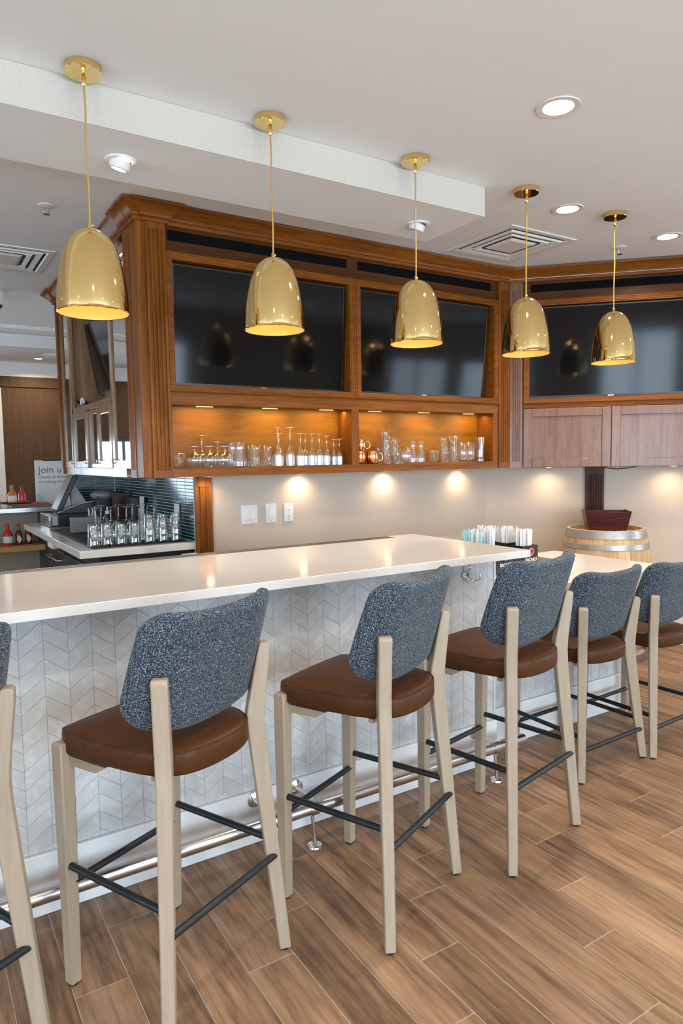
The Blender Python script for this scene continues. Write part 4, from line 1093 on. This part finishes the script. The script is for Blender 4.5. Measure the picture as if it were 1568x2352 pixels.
t = thing('menu_board', 'dark brown board leaning behind the till', 'board')
box_obj('board', 1.36, XT-0.012, 5.50, 5.53, CZ+0.011, CZ+0.26, plain('brown_board', (0.06, 0.02, 0.008), 0.4), t)
t = thing('bottle_rack', 'small black rack with a white post against the teal tiles', 'rack')
box_obj('rack', 1.42, XT-0.012, 5.10, 5.40, CZ+0.011, CZ+0.24, black_m, t); box_obj('post', 1.45, 1.475, 5.06, 5.085, CZ+0.011, CZ+0.25, plastic_w, t)
t = thing('wall_outlet', 'white outlet on the teal tiles behind the right glasses', 'outlet')
box_obj('cover_plate', XT-0.012, XT-0.001, 4.37, 4.45, 1.10, 1.215, plastic_w, t, bevel=(0.002, 2))
box_obj('socket_face', XT-0.0135, XT-0.012, 4.393, 4.427, 1.124, 1.191, plastic_w, t)
t = thing('soap_bottle', 'clear pump bottle behind the snifters', 'bottle', (1.20, 5.02, MZ))
MB().lathe([(0.0004, 0), (0.03, 0), (0.032, 0.01), (0.032, 0.10), (0.014, 0.13), (0.0004, 0.13)], 20, cap0=False, cap1=False).build('body', glass_m, t, 50)
MB().lathe([(0.015, 0.128), (0.015, 0.15), (0.006, 0.155), (0.006, 0.18)], 14).build('pump', plain('cream_plastic', (0.75, 0.62, 0.4), 0.4), t, 50)

# --- shelf glasses: (px derived x) on the lit shelves
SZ, GY = ZS+0.0005, 3.775
k_ = 0.9882
def G(key, prof, x, y, name, label, group): return glass(key, prof, x*k_*(y/3.775), y, SZ, name, label, 'glass', group)
LOW = tumbler(0.085, 0.033, 0.038)
G('low', LOW, 1.322, 3.76, 'lowball_glass', 'short lowball glass at the far left end of the left shelf', 'glasses on the left shelf')
SN2 = inv(stemmed(0.122, 0.039, 0.046, 0.088, 0.030), 0.122)
TALLS = inv(stemmed(0.185, 0.037, 0.042, 0.09, 0.034), 0.185)
SN3 = inv(stemmed(0.148, 0.034, 0.038, 0.09, 0.030), 0.148)
G('sn2', SN2, 1.418, 3.765, 'snifter_glass', 'wide upturned snifter, first stemmed glass from the left on the left shelf', 'glasses on the left shelf')
G('talls', TALLS, 1.462, 3.826, 'wine_glass', 'tallest upturned wine glass among the snifters on the left shelf', 'glasses on the left shelf')
G('sn2', SN2, 1.512, 3.748, 'snifter_glass', 'upturned snifter in front of the tallest wine glass, left shelf', 'glasses on the left shelf')
G('sn3', SN3, 1.558, 3.828, 'wine_glass', 'upturned wine glass at the back between the two right snifters, left shelf', 'glasses on the left shelf')
G('sn2', SN2, 1.606, 3.748, 'snifter_glass', 'upturned snifter just left of the pitchers on the left shelf', 'glasses on the left shelf')
PIT = inv(carafe(0.146, 0.040, 0.026, 0.036), 0.146); PIT = carafe(0.146, 0.042, 0.028, 0.033)
G('pit', PIT, 1.652, 3.826, 'glass_pitcher', 'rear glass pitcher behind another on the left shelf', 'glasses on the left shelf')
G('pit', PIT, 1.700, 3.748, 'glass_pitcher', 'front glass pitcher with flared mouth on the left shelf', 'glasses on the left shelf')
ICE = inv(tumbler(0.128, 0.031, 0.040), 0.128)
G('ice', ICE, 1.772, 3.825, 'tumbler', 'upturned tumbler at the back, left of two others on the left shelf', 'glasses on the left shelf')
G('ice', ICE, 1.802, 3.745, 'tumbler', 'upturned tumbler in the middle of three on the left shelf', 'glasses on the left shelf')
G('ice', ICE, 1.880, 3.775, 'tumbler', 'upturned tumbler nearest the flutes on the left shelf', 'glasses on the left shelf')
FLT = inv(stemmed(0.235, 0.032, 0.0285, 0.125, 0.027), 0.235); FLS = inv(stemmed(0.198, 0.031, 0.0285, 0.11, 0.027), 0.198); FL3 = inv(stemmed(0.185, 0.027, 0.024, 0.105, 0.023), 0.185); FL4 = inv(stemmed(0.165, 0.026, 0.022, 0.095, 0.021), 0.165)
for nm, key, pr_, x, y, lab in [('a', 'fls', FLS, 1.962, 3.755, 'upturned champagne flute, front one of the first pair on the left shelf'), ('b', 'flt', FLT, 1.955, 3.835, 'tall upturned champagne flute, rear one of the first pair on the left shelf'),
        ('c', 'flt', FLT, 2.042, 3.765, 'tallest upturned flute, third from the left on the left shelf'), ('d', 'fls', FLS, 2.115, 3.76, 'upturned flute right of the tallest one, left shelf'), ('e', 'fls', FLS, 2.150, 3.83, 'upturned flute at the back, fifth from the left on the left shelf'),
        ('f', 'fls', FLS, 2.200, 3.765, 'upturned flute, sixth from the left on the left shelf'), ('g', 'fls', FLS, 2.252, 3.79, 'upturned flute, seventh from the left on the left shelf'), ('h', 'fl3', FL3, 2.308, 3.775, 'slim upturned flute, third from the right on the left shelf'),
        ('i', 'fl4', FL4, 2.362, 3.79, 'small upturned flute, second from the right on the left shelf'), ('j', 'fl4', FL4, 2.404, 3.755, 'small upturned flute at the right end of the left shelf')]:
    G(key, pr_, x, y, 'champagne_flute', lab, 'glasses on the left shelf')
# right shelf
def mug(x, y, z, label, r=0.042, h=0.085, rz=0.0):
    t = thing('copper_mug', label, 'mug', (x*k_*(y/3.775), y, z), rz, 'copper mugs')
    MB().lathe([(0.0004, 0), (r*0.85, 0), (r, 0.012), (r, h*0.7), (r*0.93, h), (r*0.90, h), (r*0.96, h*0.7), (r*0.96, 0.014), (0.0004, 0.006)], 28, cap0=False, cap1=False).build('cup', copper_m, t, 50)
    MB().tube([(r*0.95, -0.01, h*0.85), (r+0.018, -0.02, h*0.8), (r+0.024, -0.022, h*0.5), (r+0.016, -0.02, h*0.25), (r*0.97, -0.01, h*0.2)], 0.004, 8).build('handle', brass_m, t, 60)
mug(2.562, 3.77, SZ, 'copper mug partly hidden at the left end of the right shelf', rz=1.9)
mug(2.668, 3.745, SZ, 'front copper mug on the right shelf, closest to the tumblers')
mug(2.568, 3.77, SZ+0.0865, 'copper mug stacked on top of another at the left end of the right shelf', r=0.040, h=0.075)
STK = tumbler(0.118, 0.031, 0.037)
STKI = inv(STK, 0.118)
G('stki', STKI, 2.712, 3.828, 'tumbler', 'upturned tumbler behind the copper mugs on the right shelf', 'glasses on the right shelf')
for k, wd_ in enumerate(('bottom', 'middle', 'top')):
    glass('stki', STKI, 2.770*k_, 3.765, SZ+0.052*k, 'tumbler', f'{wd_} tumbler of the tall three-high stack on the right shelf', 'glass', 'glasses on the right shelf')
for k, wd_ in enumerate(('lower', 'upper')):
    glass('stki', STKI, 2.846*k_, 3.765, SZ+0.055*k, 'tumbler', f'{wd_} tumbler of the stack right of the three-high stack', 'glass', 'glasses on the right shelf')
MUGG = inv(tumbler(0.100, 0.028, 0.035), 0.10)
G('mugg', MUGG, 2.896, 3.83, 'small_glass', 'small upturned glass half hidden behind the round snifter, right shelf', 'glasses on the right shelf')
RND = inv([(0.0004, 0), (0.018, 0), (0.03, 0.006), (0.040, 0.03), (0.043, 0.055), (0.040, 0.085), (0.034, 0.107), (0.0328, 0.107), (0.0385, 0.085), (0.0415, 0.055), (0.038, 0.032), (0.0004, 0.012)], 0.107)
G('rnd', RND, 2.950, 3.765, 'stemless_glass', 'round upturned stemless glass on the right shelf', 'glasses on the right shelf')
CAR = carafe(0.152, 0.032, 0.0165, 0.0235)
G('car', CAR, 3.012, 3.765, 'small_carafe', 'left one of two small carafes on the right shelf', 'glasses on the right shelf')
G('car', CAR, 3.084, 3.765, 'small_carafe', 'right one of two small carafes on the right shelf', 'glasses on the right shelf')
G('low', LOW, 3.200, 3.765, 'lowball_glass', 'short lowball glass right of the carafes on the right shelf', 'glasses on the right shelf')
for k, wd_ in enumerate(('lower', 'upper')):
    glass('stki', STKI, 3.290*k_, 3.765, SZ+0.062*k, 'tumbler', f'{wd_} tumbler of the stack beside the short lowball glass', 'glass', 'glasses on the right shelf')
PIL = tumbler(0.188, 0.024, 0.039, base=0.016)
G('pil', PIL, 3.385, 3.83, 'beer_glass', 'tall beer glass behind a small tumbler on the right shelf', 'glasses on the right shelf')
G('stki', STKI, 3.392, 3.755, 'tumbler', 'upturned tumbler in front of the tall beer glass', 'glasses on the right shelf')
HB = tumbler(0.142, 0.030, 0.035, base=0.02)
G('hb', HB, 3.480, 3.765, 'highball_glass', 'left one of two heavy highball glasses on the right shelf', 'glasses on the right shelf')
G('hb', HB, 3.552, 3.765, 'highball_glass', 'right one of two heavy highball glasses on the right shelf', 'glasses on the right shelf')
PI2 = [(0.0004, 0), (0.03, 0), (0.031, 0.006), (0.026, 0.03), (0.028, 0.09), (0.033, 0.15), (0.035, 0.178), (0.0335, 0.178), (0.0315, 0.15), (0.0265, 0.09), (0.024, 0.032), (0.0004, 0.018)]
G('pi2', PI2, 3.652, 3.765, 'beer_glass', 'tall slim beer glass at the right end of the right shelf', 'glasses on the right shelf')

# ================================================================== barrel in the corner
BC = (4.354, 3.240); BH = 0.955
t = thing('wine_barrel', 'oak wine barrel with steel hoops in the wall corner', 'barrel', (BC[0], BC[1], 0), R(20))
def br(z): return 0.332-0.060*((z-BH/2)/(BH/2))**2
NS = 22
for k in range(NS):
    a0 = 2*math.pi*k/NS+0.0018; a1 = 2*math.pi*(k+1)/NS-0.0018
    rings = []
    for j in range(9):
        z = BH*j/8; r = br(z)
        am = (a0+a1)/2
        rings.append([(r*math.cos(a0), r*math.sin(a0), z), (r*1.002*math.cos(am), r*1.002*math.sin(am), z), (r*math.cos(a1), r*math.sin(a1), z), ((r-0.022)*math.cos(a1), (r-0.022)*math.sin(a1), z), ((r-0.022)*math.cos(a0), (r-0.022)*math.sin(a0), z)])
    MB().loft(rings).build('stave', oak, t, 30)
MB().lathe([(0.0005, BH-0.05), (0.252, BH-0.05), (0.252, BH-0.03), (0.0005, BH-0.03)], 40, cap0=False, cap1=False).build('barrel_head', oak, t)
hoop_m = plain('galvanised_hoop', (0.42, 0.40, 0.38), 0.38, metal=0.85, mottle=0.12, mscale=20)
for z0, z1 in ((BH-0.058, BH-0.004), (BH-0.135, BH-0.098), (BH-0.33, BH-0.29), (0.29, 0.33), (0.10, 0.135), (0.004, 0.058)):
    MB().lathe([(br(z0)+0.0008, z0), (br(z0)+0.0034, z0), (br(z1)+0.0034, z1), (br(z1)+0.0008, z1)], 48, cap0=False, cap1=False).build('hoop', hoop_m, t, 30)
t = thing('planter_box', 'dark red wooden box sitting on top of the barrel', 'box', (BC[0]-0.01, BC[1]-0.01, BH-0.0295), R(-45))
bx_m = wood('red_stained_wood', (0.03, 0.006, 0.006), (0.06, 0.012, 0.011), (0.085, 0.02, 0.018), (3, 30, 30), rough=0.35, coat=0.3)
a0, a1, b0, b1, hh = 0.128, 0.158, 0.085, 0.115, 0.152
for k in range(3):
    z0, z1 = hh*k/3+(0.002 if k else 0), hh*(k+1)/3
    f0, f1 = z0/hh, z1/hh
    for s_ in (-1, 1):
        A0, A1, B0, B1 = a0+(a1-a0)*f0, a0+(a1-a0)*f1, b0+(b1-b0)*f0, b0+(b1-b0)*f1
        MB().loft([[(-A0, s_*B0, z0), (A0, s_*B0, z0), (A0, s_*(B0-0.012), z0), (-A0, s_*(B0-0.012), z0)], [(-A1, s_*B1, z1), (A1, s_*B1, z1), (A1, s_*(B1-0.012), z1), (-A1, s_*(B1-0.012), z1)]]).build('slat', bx_m, t)
        if k == 0:
            MB().loft([[(s_*a0, -b0, 0), (s_*a0, b0, 0), (s_*(a0-0.012), b0, 0), (s_*(a0-0.012), -b0, 0)], [(s_*a1, -b1, hh+0.006), (s_*a1, b1, hh+0.006), (s_*(a1-0.012), b1, hh+0.006), (s_*(a1-0.012), -b1, hh+0.006)]]).build('end_board', bx_m, t)
box_obj('floor_board', -a0+0.012, a0-0.012, -b0+0.012, b0-0.012, 0.0, 0.008, bx_m, t)

# ================================================================== straw caddy on the low counter
t = thing('bar_caddy', 'black bar caddy with white lettering and red emblem on the low counter', 'caddy', (0, 0, LZ))
cm = plain('caddy_black', (0.014, 0.011, 0.010), 0.25)
def open_box(x0, x1, y0, y1, h, e=0.005):
    m = MB(); m.box(x0, x1, y0, y1, 0, e); m.box(x0, x1, y0, y0+e, e, h); m.box(x0, x1, y1-e, y1, e, h); m.box(x0, x0+e, y0+e, y1-e, e, h); m.box(x1-e, x1, y0+e, y1-e, e, h)
    return m
open_box(2.795, 2.915, 2.60, 2.70, 0.138).build('front_compartment', cm, t)
open_box(2.58, 2.790, 2.60, 2.73, 0.128).build('napkin_compartment', cm, t)
open_box(2.60, 2.780, 2.74, 2.91, 0.12).build('rear_compartment', cm, t)
open_box(2.79, 2.915, 2.71, 2.84, 0.145).build('rear_compartment', cm, t)
white_ink = plain('white_ink', (0.8, 0.8, 0.78), 0.5); red_ink = plain('red_ink', (0.72, 0.03, 0.02), 0.45)
def fm(x, z, y=2.5992): return Matrix.Translation((x, y, z)) @ Matrix.Rotation(R(90), 4, 'X')
for (cx, w_, zc) in ((2.864, 0.100, 0.104), (2.672, 0.100, 0.094)):
    e = MB().lathe([(0.0004, 0), (0.021, 0), (0.021, 0.0008), (0.0004, 0.0008)], 28, cap0=False, cap1=False)
    e.v = [(p[0], -p[2], p[1]) for p in e.v]
    em = e.build('emblem_ring', white_ink, t, loc=(cx, 2.5998, zc))
    e = MB().lathe([(0.0004, 0.0006), (0.0195, 0.0006), (0.0195, 0.0014), (0.0004, 0.0014)], 28, cap0=False, cap1=False)
    e.v = [(p[0], -p[2], p[1]) for p in e.v]; e.build('emblem', red_ink, em)
    bat = [(-0.015, 0.004), (-0.010, 0.007), (-0.004, 0.004), (-0.002, 0.007), (0.002, 0.007), (0.004, 0.004), (0.010, 0.007), (0.015, 0.004), (0.010, 0.001), (0.006, -0.004), (0.002, -0.003), (0, -0.007), (-0.002, -0.003), (-0.006, -0.004), (-0.010, 0.001)]
    MB().prism(bat, -0.0022, -0.0014, 'y').build('emblem_bat', cm, em)
    text_mesh('lettering', 'BACARD\u00cd', 0.025, white_ink, t, fm(cx, zc-0.052), align='CENTER', offset=0.0006, squeeze=0.86)
teal_p = plain('teal_wrap', (0.35, 0.68, 0.74), 0.5)
def straws(cx, cy_, n, rx, ry, z0, z1, lean, label, mats, ragged=0.012):
    t = thing('straw_bundle', label, 'straws', (cx, cy_, LZ), 0, 'wrapped straws in the caddy')
    for mi, mt in enumerate(mats):
        m = MB()
        for k in range(n//len(mats)):
            a = random.uniform(0, 6.283); q = math.sqrt(random.random())
            x, y = q*rx*math.cos(a), q*ry*math.sin(a)
            hx = x*(1+lean)+random.uniform(-.006, .006); hy = y*(1+lean*0.5)+random.uniform(-.006, .006)
            m.tube([(x, y, z0), (hx, hy, z1+random.uniform(-ragged, ragged))], [0.0028, random.uniform(0.0026, 0.0042)], 5)
        o = m.build('straw_wrappers', mt, t, 60); o['kind'] = 'stuff'
straws(2.640, 2.83, 64, 0.026, 0.06, 0.008, 0.215, 0.65, 'teal and white wrapped straws at the left of the caddy', [paper_w, teal_p])
straws(2.738, 2.82, 70, 0.026, 0.06, 0.008, 0.228, 0.2, 'tall bunch of white straws beside the teal ones', [paper_w, paper_w])
straws(2.853, 2.775, 66, 0.040, 0.045, 0.008, 0.215, 0.5, 'loose bunch of white wrapped straws in the middle of the caddy', [paper_w], 0.02)
straws(2.855, 2.65, 90, 0.045, 0.035, 0.008, 0.222, 0.2, 'neat bunch of white straws in the front compartment of the caddy', [paper_w], 0.003)

# ================================================================== far left: serving ledge, sign, bottles
t = thing('serving_ledge', 'stainless serving ledge beyond the back counter', 'shelf')
box_obj('ledge', -1.2, 1.42, 6.66, 7.15, 1.058, 1.10, steel_m, t, bevel=(0.003, 2))
box_obj('support_wall', -1.2, 1.40, 7.0, 7.12, 0, 1.056, plain('cream_wall', (0.42, 0.36, 0.28), 0.6), t)
box_obj('lower_shelf', -1.0, 1.03, 6.66, 7.0, 0.735, 0.763, shelf_wood, t)
box_obj('shelf_lip', -1.0, 1.03, 6.645, 6.66, 0.715, 0.763, shelf_wood, t)
box_obj('side_post', 1.03, 1.10, 6.66, 6.99, 0, 1.056, dgrey_m, t)
t = thing('menu_stack', 'dark pink folded menus lying on the serving ledge', 'menus')
box_obj('lower_menu', 0.78, 1.11, 6.70, 6.92, 1.1005, 1.118, plain('pink_cloth', (0.22, 0.09, 0.08), 0.7), t)
box_obj('upper_menu', 0.80, 1.10, 6.71, 6.91, 1.1185, 1.132, plain('pink_cloth', (0.22, 0.09, 0.08), 0.7), t)
t = thing('serving_tray', 'round black tray under the sauce bottles on the ledge', 'tray', (0.83, 6.84, 1.1325))
MB().lathe([(0.0005, 0), (0.13, 0), (0.14, 0.012), (0.136, 0.013), (0.127, 0.004), (0.0005, 0.004)], 32, cap0=False, cap1=False).build('tray', black_m, t, 40)
def sauce(x, y, z, label, body, cap, neck=None, diamond=False, h=0.155, r=0.03, lab=None):
    t = thing('sauce_bottle', label, 'bottle', (x, y, z), 0, 'sauce bottles')
    MB().lathe([(0.0005, 0), (r*0.95, 0), (r, 0.008), (r, h*0.5), (r*0.75, h*0.62), (r*0.38, h*0.72), (r*0.36, h*0.86), (0.0005, h*0.86)], 20, cap0=False, cap1=False).build('body', body, t, 50)
    MB().lathe([(r*0.42, h*0.84), (r*0.42, h), (r*0.3, h*1.02)], 14).build('cap', cap, t, 50)
    if neck: MB().lathe([(r*0.42, h*0.66), (r*0.43, h*0.84)], 14).build('neck_wrap', neck, t, 50)
    if diamond:
        MB().prism([(-0.022, h*0.27), (0, h*0.06), (0.022, h*0.27), (0, h*0.48)], -r-0.0015, -r+0.010, 'y').build('paper_label', plain('label_paper', (0.7, 0.66, 0.6), 0.6), t)
    elif lab:
        MB().lathe([(r*1.012, h*0.12), (r*1.015, h*0.13), (r*1.015, h*0.42), (r*1.012, h*0.43)], 20, cap0=False, cap1=False).build('paper_label', lab, t, 50)
green_m = plain('green_plastic', (0.02, 0.25, 0.07), 0.4); orange_m = plain('orange_sauce_paint', (0.62, 0.16, 0.03), 0.15); dkred = plain('pepper_sauce', (0.12, 0.012, 0.006), 0.15)
lab_w = plain('label_paper', (0.7, 0.66, 0.6), 0.6)
sauce(0.800, 6.80, 1.137, 'orange sauce bottle with green neck and red cap on the ledge', orange_m, red_m, green_m, h=0.162, r=0.038, lab=lab_w)
sauce(0.885, 6.82, 1.137, 'red sauce bottle with black cap on the ledge', red_m, black_m, h=0.155, r=0.032)
sauce(0.745, 6.78, 0.764, 'red ketchup bottle with white label on the lower wooden shelf', red_m, red_m, h=0.19, r=0.04, lab=lab_w)
sauce(0.835, 6.79, 0.764, 'dark sauce bottle with diamond label beside the ketchup', dkred, red_m, green_m, True, h=0.185, r=0.030)
sauce(0.915, 6.80, 0.764, 'dark sauce bottle with diamond label at the right end of the wooden shelf', dkred, red_m, green_m, True, h=0.185, r=0.030)
t = thing('menu_sign', 'white sign reading Join us standing behind the till', 'sign', (1.035, 7.05, 1.101))
SGW = 0.34
MB().box(0, SGW, 0, 0.012, 0, 0.418).build('board', plain('sign_white', (0.72, 0.70, 0.67), 0.5), t)
MB().box(0.07, SGW-0.07, -0.006, 0.016, 0.412, 0.424).build('clip', black_m, t)
def sm(x, z): return Matrix.Translation((x, -0.0008, z)) @ Matrix.Rotation(R(90), 4, 'X')
text_mesh('lettering', 'Join us', 0.092, ink_m, t, sm(0.028, 0.300))
text_mesh('lettering', 'Dinner & drinks', 0.041, ink_m, t, sm(0.028, 0.247))
text_mesh('lettering', 'are being served', 0.041, ink_m, t, sm(0.028, 0.203))
tl = plain('pale_teal_ink', (0.36, 0.6, 0.55), 0.5)
for cx, cz, q in ((0.02, 0.085, 0.024), (0.047, 0.055, 0.026), (0.017, 0.03, 0.02)):
    MB().prism([(cx-min(q, cx), cz), (cx, cz-q), (cx+q, cz), (cx, cz+q)], -0.0012, 0.0, 'y').build('diamond_print', tl, t)
